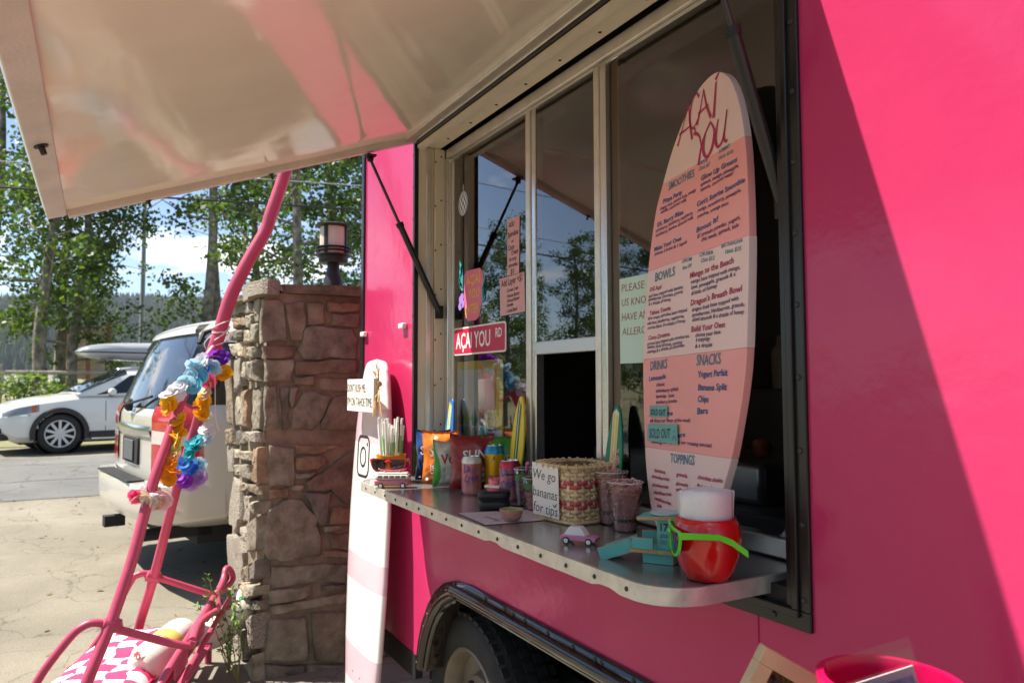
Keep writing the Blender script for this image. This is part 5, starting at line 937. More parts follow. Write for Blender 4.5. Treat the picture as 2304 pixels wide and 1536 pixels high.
for t in (.25, .55, .8):
    a = V((-3.349, -0.833, 0.302)).lerp(V((-4.278, -0.491, 0.430)), t); MB().box(a+V((0, .0, -.035)), (.20, .006, .085), math.atan2(.306, -.83)).build('back_plate', PINK2, ch, bevel=.004)
MB().tube([(-3.438, -1.324, 0.223), (-4.267, -1.089, 0.201)], .0145, 10).build('front_bar', PINK2, ch); MB().tube([(-3.349, -1.134, 0.184), (-3.338, -0.876, 0.201)], .0145, 10).build('seat_rail', PINK2, ch); MB().tube([(-4.334, -0.887, 0.184), (-4.368, -0.495, 0.212)], .0145, 10).build('seat_rail', PINK2, ch)
for k in range(6):
    y = -.05-.073*k; M = Matrix.Rotation(math.atan2(.30, -.85)-math.pi, 3, 'Z'); MB().box(V((-3.853, -0.607, 0.195))+M @ V((0, y, 0)), (.96, .050, .012), M=M).build('slat', PINK2, ch, bevel=.003)
for p in ((-3.416, -1.234), (-4.256, -1.044), (-3.349, -.876), (-4.346, -.540)): MB().tube([(p[0], p[1], .20), (p[0], p[1], .0)], .018, 10).build('leg', PINK2, ch)
# string round the pole
sr = thing('white_string', 'white string wound round the pink hanger pole', 'string', (-3.853, -0.574, 1.746)); mb = MB()
P_ = []
for k in range(60): a = k*.5; P_.append((.039*math.cos(a), .039*math.sin(a)-.008*(k/60), .0+.05*math.sin(k*.12)+.018*math.sin(a)))
mb.tube(P_, .0028, 5); mb.tube(cat_rom([(-.02, -.035, .0), (-.01, -.075, -.05), (0, -.05, -.10), (.01, -.03, -.12), (.01, -.02, -.4), (0, .0, -.47)], 5), .0022, 5); mb.build('windings', mat('string_white', (.68, .64, .56), .8), sr, local=True)
# flower garlands
FC = dict(u=(.16, .02, .42), v=(.32, .05, .55), w=(.78, .80, .82), a=(.42, .68, .80), b=(.06, .26, .72), q=(.16, .55, .72), y=(.85, .48, .01), p=(.85, .68, .12), c=(.82, .70, .50), o=(.85, .34, .01), h=(.85, .48, .20), k=(.82, .08, .22), r=(.75, .20, .28), l=(.80, .52, .56), t=(.02, .42, .48), i=(.52, .34, .68))
def petal_mat(k):
    n = 'petal_'+k
    if n in MATS: return MATS[n]
    m = mat(n, FC[k], .65); nt = m.node_tree; p = nt.nodes['Principled BSDF']; tr = nt.nodes.new('ShaderNodeBsdfTranslucent'); tr.inputs[0].default_value = (*FC[k], 1); mi = nt.nodes.new('ShaderNodeMixShader'); mi.inputs[0].default_value = .4
    nt.links.new(p.outputs[0], mi.inputs[1]); nt.links.new(tr.outputs[0], mi.inputs[2]); nt.links.new(mi.outputs[0], nt.nodes['Material Output'].inputs[0]); return m
FM = {}
rnd = random.Random(5)
def flower_mesh(k, v):
    if (k, v) in FM: return FM[(k, v)]
    mb = MB()
    for lay, (r, n, el) in enumerate(((.036, 5, .18), (.022, 5, .8))):
        for i in range(n):
            a = math.tau*i/n+lay*.5+v; u = V((math.cos(a), math.sin(a), 0)); t = V((-math.sin(a), math.cos(a), 0)); vs = []
            for s_, w_, z in ((.06, .15, .0), (.45, .80, .25), (.8, .92, .45+.2*rnd.random()), (1.0, .50, .55+.3*rnd.random())):
                for q in (-1, 0, 1): vs.append(u*r*s_+t*r*w_*.62*q+V((0, 0, r*(el*z+.12*abs(q)+.1*rnd.uniform(-1, 1)))))
            mb.add(vs, [(3*j+c, 3*j+c+1, 3*j+4+c, 3*j+3+c) for j in range(3) for c in range(2)])
    me = bpy.data.meshes.new('flower'); me.from_pydata(mb.v, [], mb.f); me.materials.append(petal_mat(k)); me.shade_smooth(); FM[(k, v)] = me; return me
for L_, lb in ((LEI_A, 'rainbow flower garland draped over the near pink rail'), (LEI_B, 'flower garland hanging from the pole fork past the far rail')):
    t = thing('flower_garland', lb, 'garland', V(L_[len(L_)//2][:3]))
    MB().tube(cat_rom([V(p[:3]) for p in L_[:25]], 2), .0014, 4).build('thread', mat('string_white', (1, 1, 1)), t)
    for i, p in enumerate(L_):
        o = bpy.data.objects.new('flower', flower_mesh(p[3], i % 3)); COL.objects.link(o); o.parent = t; o.location = V(p[:3])-t.location
        o.rotation_euler = V((.85+rnd.gauss(0, .5), -.5+rnd.gauss(0, .5), .25+rnd.gauss(0, .5))).to_track_quat('Z', 'Y').to_euler(); s_ = 1.0+.25*rnd.random(); o.scale = (s_, s_, s_)
# cushions
def checker(name):
    m = bpy.data.materials.new(name); m.use_nodes = True; n = m.node_tree.nodes; l = m.node_tree.links; p = n['Principled BSDF']; p.inputs['Roughness'].default_value = .85
    t = n.new('ShaderNodeTexCoord'); z = n.new('ShaderNodeTexNoise'); z.inputs['Scale'].default_value = 14; l.new(t.outputs['Object'], z.inputs[0])
    s_ = n.new('ShaderNodeVectorMath'); s_.operation = 'SCALE'; s_.inputs['Scale'].default_value = .07; l.new(z.outputs['Color'], s_.inputs[0]); a = n.new('ShaderNodeVectorMath'); l.new(t.outputs['Object'], a.inputs[0]); l.new(s_.outputs[0], a.inputs[1])
    c = n.new('ShaderNodeTexChecker'); c.inputs['Scale'].default_value = 13; c.inputs['Color1'].default_value = (.80, .77, .76, 1); c.inputs['Color2'].default_value = (.70, .035, .13, 1); mp = n.new('ShaderNodeMapping'); mp.inputs['Scale'].default_value = (1, 1, 0); mp.inputs['Location'].default_value = (0, 0, .01); l.new(a.outputs[0], mp.inputs[0]); l.new(mp.outputs[0], c.inputs[0]); l.new(c.outputs[0], p.inputs['Base Color']); return m
CK = checker('check_print')
for lb, loc, rz, w_, d in (('pink and white checked cushion at the far side of the chair seat', (-4.004, -0.910, 0.204), R(-22), .44, .40), ('pink and white checked cushion at the near side of the chair seat', (-3.640, -1.038, 0.204), R(-22), .44, .42)):
    t = thing('seat_cushion', lb, 'cushion', loc, rz, 'checked seat cushions')
    def cu(u, v, s_): a, b = 2*u-1, 2*v-1; k = max(0, (1-a**4)*(1-b**4))**.55; return V((a*w_/2*(1-.07*(1-b*b)), b*d/2*(1-.07*(1-a*a)), .052+s_*(.052*k+.005*noise.noise(V((a*3, b*3, loc[0])))*k)))
    mb = MB(); mb.grid(lambda u, v: cu(u, v, 1), 21, 21); mb.build('cover', CK, t, local=True); mb = MB(); mb.grid(lambda u, v: cu(u, v, -1), 21, 21); mb.build('underside', mat('cushion_orange', (.70, .20, .02), .85), t, local=True)
    MB().tube([cu(*q, 0) for q in [(i/10, 0) for i in range(10)]+[(1, i/10) for i in range(10)]+[(1-i/10, 1) for i in range(10)]+[(0, 1-i/10) for i in range(10)]], .005, 6, closed=True).build('piping', mat('piping_pink', (.70, .03, .12), .8), t, local=True)
BW = mat('bolster_white', (.70, .66, .58), .9, bump=(12, .35)); 
for lb, P_, tw_ in (('white palm-print bolster wedged between chair and stone pillar', [(-4.099, -0.607, 0.223), (-4.211, -0.495, 0.234), (-4.301, -0.372, 0.290), (-4.323, -0.316, 0.380)], 0), ('white palm-print bolster with yellow band on the chair seat', [(-4.054, -0.686, 0.290), (-3.898, -0.764, 0.290), (-3.741, -0.831, 0.296), (-3.584, -0.910, 0.296)], 1)):
    t = thing('bolster_cushion', lb, 'cushion', P_[0], 0, None); Q = cat_rom(P_, 5); n = len(Q); rr = [.082*min(1, (.45+.55*math.sqrt(min(1, min(i, n-1-i)/2.5)))) for i in range(n)]
    MB().tube(Q, rr, 18).build('cover', BW, t)
    k = n//2+1; MB().tube([Q[k-2], Q[k-1], Q[k], Q[k+1]], [.0845]*4, 18, cap=False).build('yellow_band', mat('band_yellow', (.60, .52, .12), .9), t, fix=False) if tw_ else None
    for j in range(7):
        q = Q[1+(j*2) % (n-2)]; a = j*1.3; d = V((.5+.3*math.cos(a), -.5+.3*math.sin(a*2), .75)).normalized(); c = q+d*.0860; u = d.orthogonal().normalized(); w_ = d.cross(u); mb = MB(); n2 = 12
        mb.add([c+d*.001]+[c-d*.004*(1 if i % 2 == 0 else .3)+(u*math.cos(i*math.tau/n2)+w_*math.sin(i*math.tau/n2))*(.026 if i % 2 == 0 else .010) for i in range(n2)], [(0, 1+i, 1+(i+1) % n2) for i in range(n2)]); mb.build('palm_print', mat('print_palm', (.03, .28, .08), .9) if j % 3 else mat('print_melon', (.62, .06, .06), .9), t, smooth=False)
# weeds at the pillar foot
GRN = mat('weed_green', (.10, .24, .02), .6)
rnd = random.Random(31)
for lb, b, hgt, n in (('spindly weed growing at the foot of the stone pillar', (-4.02, -.44, 0), .62, 5), ('leafy green weed beside the white bolster at the pillar foot', (-4.15, -.46, 0), .42, 9)):
    t = thing('weed', lb, 'plant', b); mb = MB(); lf = MB()
    for k in range(n):
        a = rnd.random()*6.3; tip = V((.14*math.cos(a), .10*math.sin(a)-.06, hgt*(.6+.4*rnd.random()))); P_ = cat_rom([(0, 0, 0), tip*.5+V((.02*rnd.gauss(0, 1), .02*rnd.gauss(0, 1), .02)), tip], 5); mb.tube(P_, [.003*(1-.7*i/len(P_)) for i in range(len(P_))], 5)
        for i in range(3, len(P_)):
            for s_ in range(3):
                d = V((rnd.gauss(0, 1), rnd.gauss(0, 1), .5+rnd.gauss(0, .6))).normalized(); w_ = d.orthogonal().normalized()*.006; L_ = .02+.022*rnd.random(); p = P_[i]; lf.add([p, p+d*L_*.5+w_, p+d*L_, p+d*L_*.5-w_], [(0, 1, 2, 3)])
    mb.build('stem', mat('weed_stem', (.22, .20, .06), .8), t, local=True); lf.build('leaves', GRN, t, local=True, smooth=False, fix=False)
# ---------------------------------------------------------------- silver SUV behind the pillar
def interp(T, x):
    if x <= T[0][0]: return T[0][1]
    for (a, b), (c, d) in zip(T, T[1:]):
        if x <= c: return b+(d-b)*(x-a)/(c-a)
    return T[-1][1]
SILV = mat('silver_paint', (.64, .615, .555), .22, metal=.25, coat=.6); TINT = mat('tinted_glass', (.012, .014, .016), .04, coat=.4, spec=.8); CHR = mat('chrome', (.75, .74, .70), .12, metal=1)
REDL = mat('red_lens', (.42, .008, .008), .12, coat=.5); CLL = mat('clear_lens', (.62, .55, .52), .12, coat=.5); UND = mat('underbody', (.02, .02, .02), .8)
suv = thing('parked_suv', 'silver SUV parked tail-on behind the stone pillar', 'car', (-6.477, -.86, gz(-6.4)), R(9.2))
SP = [(0, .42), (.82, .42), (.965, .50), (.995, .68), (1.0, .92), (.985, 1.14), (.955, 1.22), (.93, 1.27), (.845, 1.70), (.80, 1.80), (.70, 1.895), (.48, 1.945), (0, 1.965)]
YR = [(.4, .22), (.5, .10), (.7, .07), (1.2, .07), (1.27, .10), (1.70, .27), (1.80, .32), (1.9, .44), (1.97, .68)]
ZTOP = [(0, 2), (3.05, 2.0), (3.95, 1.24), (4.9, 1.10), (5.15, .95), (5.25, .6)]
def prof(s_):
    k = s_*(len(SP)-1); i = min(int(k), len(SP)-2); t = k-i; a, b = SP[i], SP[i+1]; return a[0]+(b[0]-a[0])*t, a[1]+(b[1]-a[1])*t
def suvp(a, s_, side=1, off=0):
    x, z = prof(s_); x *= 1-.10*max(0, 1-a/.30)**2.2-.12*max(0, (a-4.6)/.65)**2; y = a+interp(YR, z)*max(0, 1-a/1.6); z = min(z, interp(ZTOP, a)); return V((side*(x+off), y, z))
def sof(z, lo=1):  # profile parameter of a height on the side
    best = min(range(0, 1201), key=lambda k: abs(prof(k/1200)[1]-z)); return best/1200
ST_ = [0, .03, .08, .15, .25]+[.3+.05*i for i in range(99)]
ARC = lambda p, cs, r: any((p.y-c[0])**2+(p.z-c[1])**2 < r*r for c in cs)
for sd_ in (1, -1):
    mb = MB(); N = 60; mb.add([suvp(a, j/N, sd_) for a in ST_ for j in range(N+1)], [(i*(N+1)+j, (i+1)*(N+1)+j, (i+1)*(N+1)+j+1, i*(N+1)+j+1) for i in range(len(ST_)-1) for j in range(N) if not (j > 5 and ARC(suvp(ST_[i], (j+.5)/N, sd_), ((1.12, .42), (4.25, .42)), .455))]); mb.build('body_side', SILV, suv, local=True, ang=30)
def cap(u, s_, off=0):   # rear face: u in -1..1 across
    p = suvp(0, s_); return V((p.x*u, p.y-.07*(1-u*u)*min(1, p.x)-off, p.z))
mb = MB(); mb.grid(lambda u, v: cap(2*u-1, v), 17, 37); mb.build('tailgate', SILV, suv, local=True, ang=30)
mb = MB(); s0, s1 = sof(1.255), sof(1.80); mb.grid(lambda u, v: cap((2*u-1)*.93, s0+(s1-s0)*v, .008), 13, 10); mb.build('rear_window', TINT, suv, local=True)
for sd_ in (1, -1):
    for a0, a1 in ((.05, 1.28), (1.36, 2.28), (2.36, 3.2)):
        mb = MB(); s0, s1 = sof(1.285), sof(1.735); mb.grid(lambda u, v: suvp(a0+(a1-a0)*u*(1 if a1 < 3 else 1-.28*v), s0+(s1-s0)*v, sd_, .006), 9, 7); mb.build('side_window', TINT, suv, local=True)
    mb = MB(); s0, s1 = sof(1.285), sof(1.76)
    def dp(u, v):
        s_ = s0+(s1-s0)*v
        if u < .5: return cap(sd_*(.92+.08*u*2), s_, .007)+V((sd_*.006*u*2, 0, 0))
        return suvp((u-.5)*2*.10, s_, sd_, .007)+V((0, -.007*(1-(u-.5)*2), 0))
    mb.grid(dp, 11, 8); mb.build('pillar_glass', TINT, suv, local=True)
    def tl(u, v, z0, z1):
        s_ = sof(z0+(z1-z0)*v)
        if u < .5: p = cap(sd_*(.64+.36*u*2), s_, .012); p.x += sd_*.004*u*2; return p
        return suvp((u-.5)*2*.20, s_, sd_, .012)+V((0, -.012*(1-(u-.5)*2), 0))
    for nm, m, z0, z1 in (('tail_light', REDL, 1.10, 1.27), ('tail_light', CLL, 1.005, 1.098), ('tail_light', REDL, .80, 1.003)): mb = MB(); mb.grid(lambda u, v: tl(u, v, z0, z1), 11, 5); mb.build(nm, m, suv, local=True)
    MB().box((sd_*.995, 2.6, 1.235), (.02, 4.0, .022)).build('belt_trim', CHR, suv, local=True, bevel=.004); mb = MB(); mb.tube([suvp(.5, sof(1.9), sd_)+V((0, .5, .04)), suvp(2.9, sof(1.9), sd_)+V((0, 0, .04))], .018, 8); mb.build('roof_rail', BLACKM, suv, local=True)
    for a in (1.32, 2.32, 3.45): mb = MB(); mb.add([suvp(a+d, sof(z), sd_, .0015) for z in (.52, .8, 1.1, 1.24) for d in (-.004, .004)], [(2*i, 2*i+1, 2*i+3, 2*i+2) for i in range(3)]); mb.build('door_gap', BLACKM, suv, local=True, smooth=False)
    MB().box((sd_*.99, 2.9, .56), (.03, 2.2, .035)).build('door_strip', SILV, suv, local=True, bevel=.008)
    w0 = Matrix.Rotation(R(90*sd_), 3, 'Y')
    for y in (1.12, 4.25):
        wh = thing('wheel', None, None, (sd_*.86, y, .40)); wh.parent = suv; wheel('w', (0, 0, 0), .40, .27, wh, w0, ALU2, n=40, spokes=6, rimr=.63, local=True)
        mb = MB(); mb.lathe([(.45, -.02), (.49, .0), (.48, .014), (.445, .006)], 32, c=(sd_*.985, y, .42), M=w0); mb.lathe([(.46, -.30), (.46, .0)], 32, c=(sd_*.985, y, .42), M=w0); mb.lathe([(.46, -.30), (0, -.30)], 32, c=(sd_*.985, y, .42), M=w0); mb.build('wheel_arch', UND, suv, local=True)
def bprof(u):   # bumper plan
    P_ = [(-.99, .42), (-.985, .1), (-.90, -.05), (-.5, -.115), (0, -.135), (.5, -.115), (.90, -.05), (.985, .1), (.99, .42)]; k = u*8; i = min(int(k), 7); t = k-i; return V((P_[i][0]+(P_[i+1][0]-P_[i][0])*t, P_[i][1]+(P_[i+1][1]-P_[i][1])*t, 0))
mb = MB(); BZ = [(.47, .06), (.49, .012), (.56, -.008), (.70, -.012), (.735, .0), (.74, .12)]
def bp(u, v): p = bprof(u); k = v*5; i = min(int(k), 4); t = k-i; z = BZ[i][0]+(BZ[i+1][0]-BZ[i][0])*t; o = BZ[i][1]+(BZ[i+1][1]-BZ[i][1])*t; n = V((p.x*.5, p.y-.9, 0)).normalized(); return V((p.x-n.x*o, p.y-n.y*o, z))
mb.grid(bp, 33, 16); mb.build('rear_bumper', SILV, suv, local=True, ang=50); MB().box((0, -.07, .745), (1.1, .12, .012)).build('step_pad', BLACKM, suv, local=True, bevel=.003)
MB().box((0, .02, .93), (.52, .05, .20)).build('plate_recess', UND, suv, local=True, bevel=.01); pq = MB().box((0, -.012, .93), (.31, .012, .155)).build('licence_plate', mat('plate_grey', (.10, .11, .12), .5), suv, local=True, bevel=.004)
mb = MB(); mb.grid(lambda u, v: cap((2*u-1)*.62, sof(1.05)+(sof(1.125)-sof(1.05))*v, .014+.01*math.sin(math.pi*v)), 13, 5); mb.build('chrome_strip', CHR, suv, local=True)
mb = MB(); p = cap(-.05, sof(1.27), .03); mb.lathe([(.05, 0), (.05, .03), (.03, .05), (0, .052)], 14, c=p, M=Matrix.Rotation(R(90), 3, 'X')); mb.tube([p+V((0, -.05, 0)), cap(.5, sof(1.34), .03)], .010, 6); mb.build('wiper', BLACKM, suv, local=True)
for sd_ in (1, -1): MB().tube([suvp(.0, sof(1.72), sd_, .01), suvp(.0, sof(1.80), sd_, .012), suvp(.12, sof(1.86), sd_, .012)], .018, 8).build('spoiler_end', BLACKM, suv, local=True)
mb = MB(); mb.grid(lambda u, v: cap((2*u-1)*.92, sof(1.80)+(sof(1.90)-sof(1.80))*v, .03+.04*math.sin(math.pi*v)), 13, 5); mb.build('spoiler', SILV, suv, local=True)
mb = MB(); mb.box((0, 2.6, .36), (1.5, 4.6, .14)); mb.tube([(.55, -.02, .36), (.55, .7, .36)], .045, 12); mb.box((0, -.10, .40), (.09, .14, .08)); mb.box((0, .25, .40), (1.5, .3, .10)); mb.build('undercarriage', UND, suv, local=True)
mb = MB(); mb.add([(-.62, 3.15, 1.93), (.62, 3.15, 1.93), (.78, 3.92, 1.285), (-.78, 3.92, 1.285)], [(0, 1, 2, 3)]); mb.build('windscreen', TINT, suv, local=True, smooth=False, fix=False)
# ---------------------------------------------------------------- white wagon with a roof box
CARW = mat('white_car_paint', (.70, .70, .66), .2, coat=.7); CLAD = mat('black_cladding', (.025, .023, .022), .55)
gf = thing('white_wagon', 'white wagon with black wheel arches parked across the street', 'car', (-15.50, -2.645, gz(-15.2)+.004), R(192))
TOPB = [(0, .70), (.06, .78), (.25, .86), (.6, .935), (1.1, 1.0), (1.4, 1.01), (4.2, 1.0), (4.45, .97), (4.57, .7)]
WB_ = [(0, .70), (.12, .80), (.35, .875), (.8, .90), (3.8, .90), (4.3, .86), (4.57, .76)]
TOPG = [(1.10, 1.0), (1.90, 1.44), (2.3, 1.50), (3.2, 1.51), (3.9, 1.42), (4.25, 1.22), (4.48, 1.0)]
def gb(d, v, sd_, off=0):
    w_ = interp(WB_, d); t = interp(TOPB, d); lo = .20+.12*max(0, 1-d/.25)
    P_ = [(.0, lo), (w_*.86, lo), (w_*.985, lo+.10), (w_, .52), (w_*.99, .70*.6+t*.28), (w_*.965, t-.09), (w_*.90, t-.02), (w_*.6, t+.012), (0, t+.02)]
    k = v*8; i = min(int(k), 7); f_ = k-i; return V((sd_*(P_[i][0]+(P_[i+1][0]-P_[i][0])*f_+off), -d, P_[i][1]+(P_[i+1][1]-P_[i][1])*f_))
def gg(d, v, sd_, off=0):
    t = interp(TOPG, d); w_ = interp(WB_, d)-.03; bz = .97; hgt = max(.001, t-bz); P_ = [(w_, bz), (w_-.20*min(1, hgt/.5)*.85, bz+hgt*.80), (w_-.27*min(1, hgt/.5), bz+hgt*.955), (w_*.5, t), (0, t+.006)]
    k = v*4; i = min(int(k), 3); f_ = k-i; return V((sd_*(P_[i][0]+(P_[i+1][0]-P_[i][0])*f_+off), -d, P_[i][1]+(P_[i+1][1]-P_[i][1])*f_+off))
DB = [0, .03, .06, .1, .14, .18, .22, .26]+[.3+.04*i for i in range(104)]+[4.45, 4.5, 4.57]; DG = [1.1, 1.3, 1.5, 1.7, 1.95, 2.1, 2.3, 2.7, 3.2, 3.6, 3.9, 4.1, 4.25, 4.35, 4.48]
def skin(fn, D, nv, sd_): m_ = MB(); m_.add([fn(d, j/nv, sd_) for d in D for j in range(nv+1)], [(i*(nv+1)+j, (i+1)*(nv+1)+j, (i+1)*(nv+1)+j+1, i*(nv+1)+j+1) for i in range(len(D)-1) for j in range(nv) if not (fn is gb and j > nv*.13 and ARC(fn(D[i], (j+.5)/nv, sd_), ((-.86, .335), (-3.49, .335)), .375))]); return m_
for sd_ in (1, -1):
    skin(gb, DB, 64, sd_).build('body_side', CARW, gf, local=True, ang=30); skin(gg, DG, 16, sd_).build('greenhouse', CARW, gf, local=True, ang=30)
    def win(d0, d1, cut0=0, cut1=0):
        m_ = MB(); m_.grid(lambda u, v: gg((d0+cut0*v)+((d1+cut1*v)-(d0+cut0*v))*u, .03+.20*v, sd_, .006), 9, 5); return m_.build('side_window', TINT, gf, local=True)
    win(1.40, 2.55, .56, 0); win(2.62, 3.45); win(3.52, 4.02, 0, -.12)
    m_ = MB(); m_.grid(lambda u, v: gg(1.16+.76*u, .29+.71*v, sd_, .006), 7, 7); m_.build('windscreen', TINT, gf, local=True)
    m_ = MB(); m_.grid(lambda u, v: gb(.05+.50*u, .50+.16*v*(1-.35*u)+.03*u, sd_, .008), 9, 4); m_.build('headlight', mat('headlight', (.22, .24, .26), .08, coat=.6), gf, local=True); m_ = MB(); m_.grid(lambda u, v: gb(.44+.08*u, .53+.09*v, sd_, .012), 4, 3); m_.build('indicator', mat('amber_lens', (.40, .10, .02), .2), gf, local=True)
    m_ = MB(); m_.grid(lambda u, v: gb(.07+.36*u, .485+.014*v, sd_, .014), 8, 3); m_.build('headlight_strip', CHR, gf, local=True)
    w0 = Matrix.Rotation(R(90*sd_), 3, 'Y')
    for d in (.86, 3.49):
        wh = thing('wheel', None, None, (sd_*.79, -d, .335)); wh.parent = gf; wheel('w', (0, 0, 0), .335, .22, wh, w0, mat('alloy', (.60, .60, .58), .35), n=40, spokes=10, rimr=.69, local=True)
        m_ = MB(); ar = [(r, x) for r, x in ((.355, -.06), (.365, .028), (.435, .032), (.445, .008))]; k = 26; m_.add([(sd_*(.885+x), -d+r*math.cos(R(-12+204*i/k)), .335+r*math.sin(R(-12+204*i/k))) for i in range(k+1) for r, x in ar], [(4*i+j, 4*i+j+1, 4*i+5+j, 4*i+4+j) for i in range(k) for j in range(3)]); m_.build('wheel_arch', CLAD, gf, local=True)
        m_ = MB(); m_.lathe([(.385, 0), (.385, -.30)], 28, c=(sd_*.885, -d, .345), M=w0); m_.lathe([(.385, -.30), (0, -.30)], 28, c=(sd_*.885, -d, .345), M=w0); m_.build('arch_well', UND, gf, local=True)
    MB().box((sd_*.89, -2.18, .30), (.05, 1.75, .13)).build('sill_cladding', CLAD, gf, local=True, bevel=.015); MB().box((sd_*.905, -2.18, .235), (.03, 1.7, .035)).build('sill_strip', ALU2, gf, local=True, bevel=.008)
    m_ = MB(); m_.lathe([(0, -.085), (.05, -.08), (.066, -.02), (.062, .05), (.03, .08), (0, .085)], 16, c=(sd_*1.0, -1.62, 1.04), M=Matrix.Rotation(R(90), 3, 'Y')); m_.xf(Matrix.Identity(4)); mr = m_.build('mirror', CARW, gf, local=True); MB().box((sd_*.93, -1.62, .985), (.10, .05, .04)).build('mirror_arm', BLACKM, mr, local=True)
    for d in (1.55, 2.58): m_ = MB(); m_.add([gb(d+e, v, sd_, .002) for v in (.28, .4, .5, .6, .68) for e in (-.005, .005)], [(2*i, 2*i+1, 2*i+3, 2*i+2) for i in range(4)]); m_.build('door_gap', BLACKM, gf, local=True, smooth=False)
    MB().box((sd_*.892, -2.25, .80), (.03, .2, .025)).build('door_handle', CARW, gf, local=True, bevel=.006); MB().tube(cat_rom([(sd_*.56, -2.05, 1.44), (sd_*.57, -2.2, 1.495), (sd_*.57, -3.0, 1.515), (sd_*.56, -3.8, 1.49), (sd_*.55, -3.95, 1.44)], 5), .014, 8).build('roof_rail', ALU2, gf, local=True)
m_ = MB(); m_.box((0, .005, .47), (1.1, .04, .10)); m_.box((0, .004, .685), (1.05, .05, .05)); m_.box((-.60, -.03, .41), (.26, .06, .08)); m_.box((.60, -.03, .41), (.26, .06, .08)); m_.build('grille', BLACKM, gf, local=True, bevel=.01); m_ = MB(); m_.box((0, -.06, .30), (1.5, .18, .11)); m_.build('bumper_cladding', CLAD, gf, local=True, bevel=.03); MB().box((0, .022, .60), (1.3, .02, .012)).build('chrome_strip', CHR, gf, local=True)
MB().box((0, -2.3, .22), (1.5, 4.0, .1)).build('undercarriage', UND, gf, local=True)
rb = thing('roof_box', 'silver grey roof box on the white wagon', 'roof box', (-15.89, -.43, gz(-15.2)+1.56), R(192))
def rbx(u, v): a = math.tau*v; x = (2*u-1); e = max(.0, 1-abs(x)**3.2)**.5; return V((.40*math.copysign(abs(math.cos(a))**.7, math.cos(a))*(.35+.65*e), -1.05*x, .20+(.20 if math.sin(a) > 0 else .15)*math.copysign(abs(math.sin(a))**.8, math.sin(a))*e*(1+.12*x)))
m_ = MB(); m_.grid(rbx, 26, 28, cv=True); m_.build('shell', mat('box_silver', (.36, .37, .38), .25, coat=.5), rb, local=True); m_ = MB(); m_.tube([rbx(i/25, 0)+V((.004, 0, 0)) for i in range(26)]+[rbx(1-i/25, .5)-V((.004, 0, 0)) for i in range(26)], .012, 6, closed=True); m_.build('seam', BLACKM, rb, local=True)
for y in (-.6, .6): MB().box((0, y, .03), (1.12, .05, .03)).build('crossbar', BLACKM, rb, local=True, bevel=.006)
# ---------------------------------------------------------------- trees
def leafmat(name, c, c2):
    m = bpy.data.materials.new(name); m.use_nodes = True; n = m.node_tree.nodes; l = m.node_tree.links; n.clear(); o = n.new('ShaderNodeOutputMaterial'); g = n.new('ShaderNodeNewGeometry'); r = n.new('ShaderNodeValToRGB'); r.color_ramp.elements[0].color = (*c, 1); r.color_ramp.elements[1].color = (*c2, 1); l.new(g.outputs['Random Per Island'], r.inputs[0])
    d = n.new('ShaderNodeBsdfPrincipled'); d.inputs['Roughness'].default_value = .5; t = n.new('ShaderNodeBsdfTranslucent'); mu = n.new('ShaderNodeMixRGB'); mu.blend_type = 'MULTIPLY'; mu.inputs[0].default_value = 1; mu.inputs[2].default_value = (1.5, 1.55, .55, 1); l.new(r.outputs[0], mu.inputs[1])
    l.new(r.outputs[0], d.inputs['Base Color']); l.new(mu.outputs[0], t.inputs[0]); x = n.new('ShaderNodeMixShader'); x.inputs[0].default_value = .42; l.new(d.outputs[0], x.inputs[1]); l.new(t.outputs[0], x.inputs[2]); l.new(x.outputs[0], o.inputs[0]); MATS[name] = m; return m
LEAF = leafmat('aspen_leaf', (.024, .062, .014), (.105, .165, .030)); LEAF2 = leafmat('shrub_leaf', (.08, .15, .02), (.17, .26, .05))
BARK = mat('aspen_bark', (.16, .135, .105), .9, bump=(8, .6, 8), bdist=.02, var=(5, .55, (.31, .28, .23)))
def leaves(mb, c, n, r, sz, rn, fl=.75):
    for _ in range(n):
        p = c+V((rn.gauss(0, r), rn.gauss(0, r), rn.gauss(0, r*fl))); d = V((rn.gauss(0, 1), rn.gauss(0, 1), rn.gauss(0, 1))).normalized(); u = d.orthogonal().normalized(); a = rn.random()*6.3; v = d.cross(u); e = u*math.cos(a)+v*math.sin(a); f_ = d.cross(e); s_ = sz*(.6+.8*rn.random()); mb.add([p, p+e*s_*.5+f_*s_*.42, p+e*s_, p+e*s_*.5-f_*s_*.42], [(0, 1, 2, 3)])
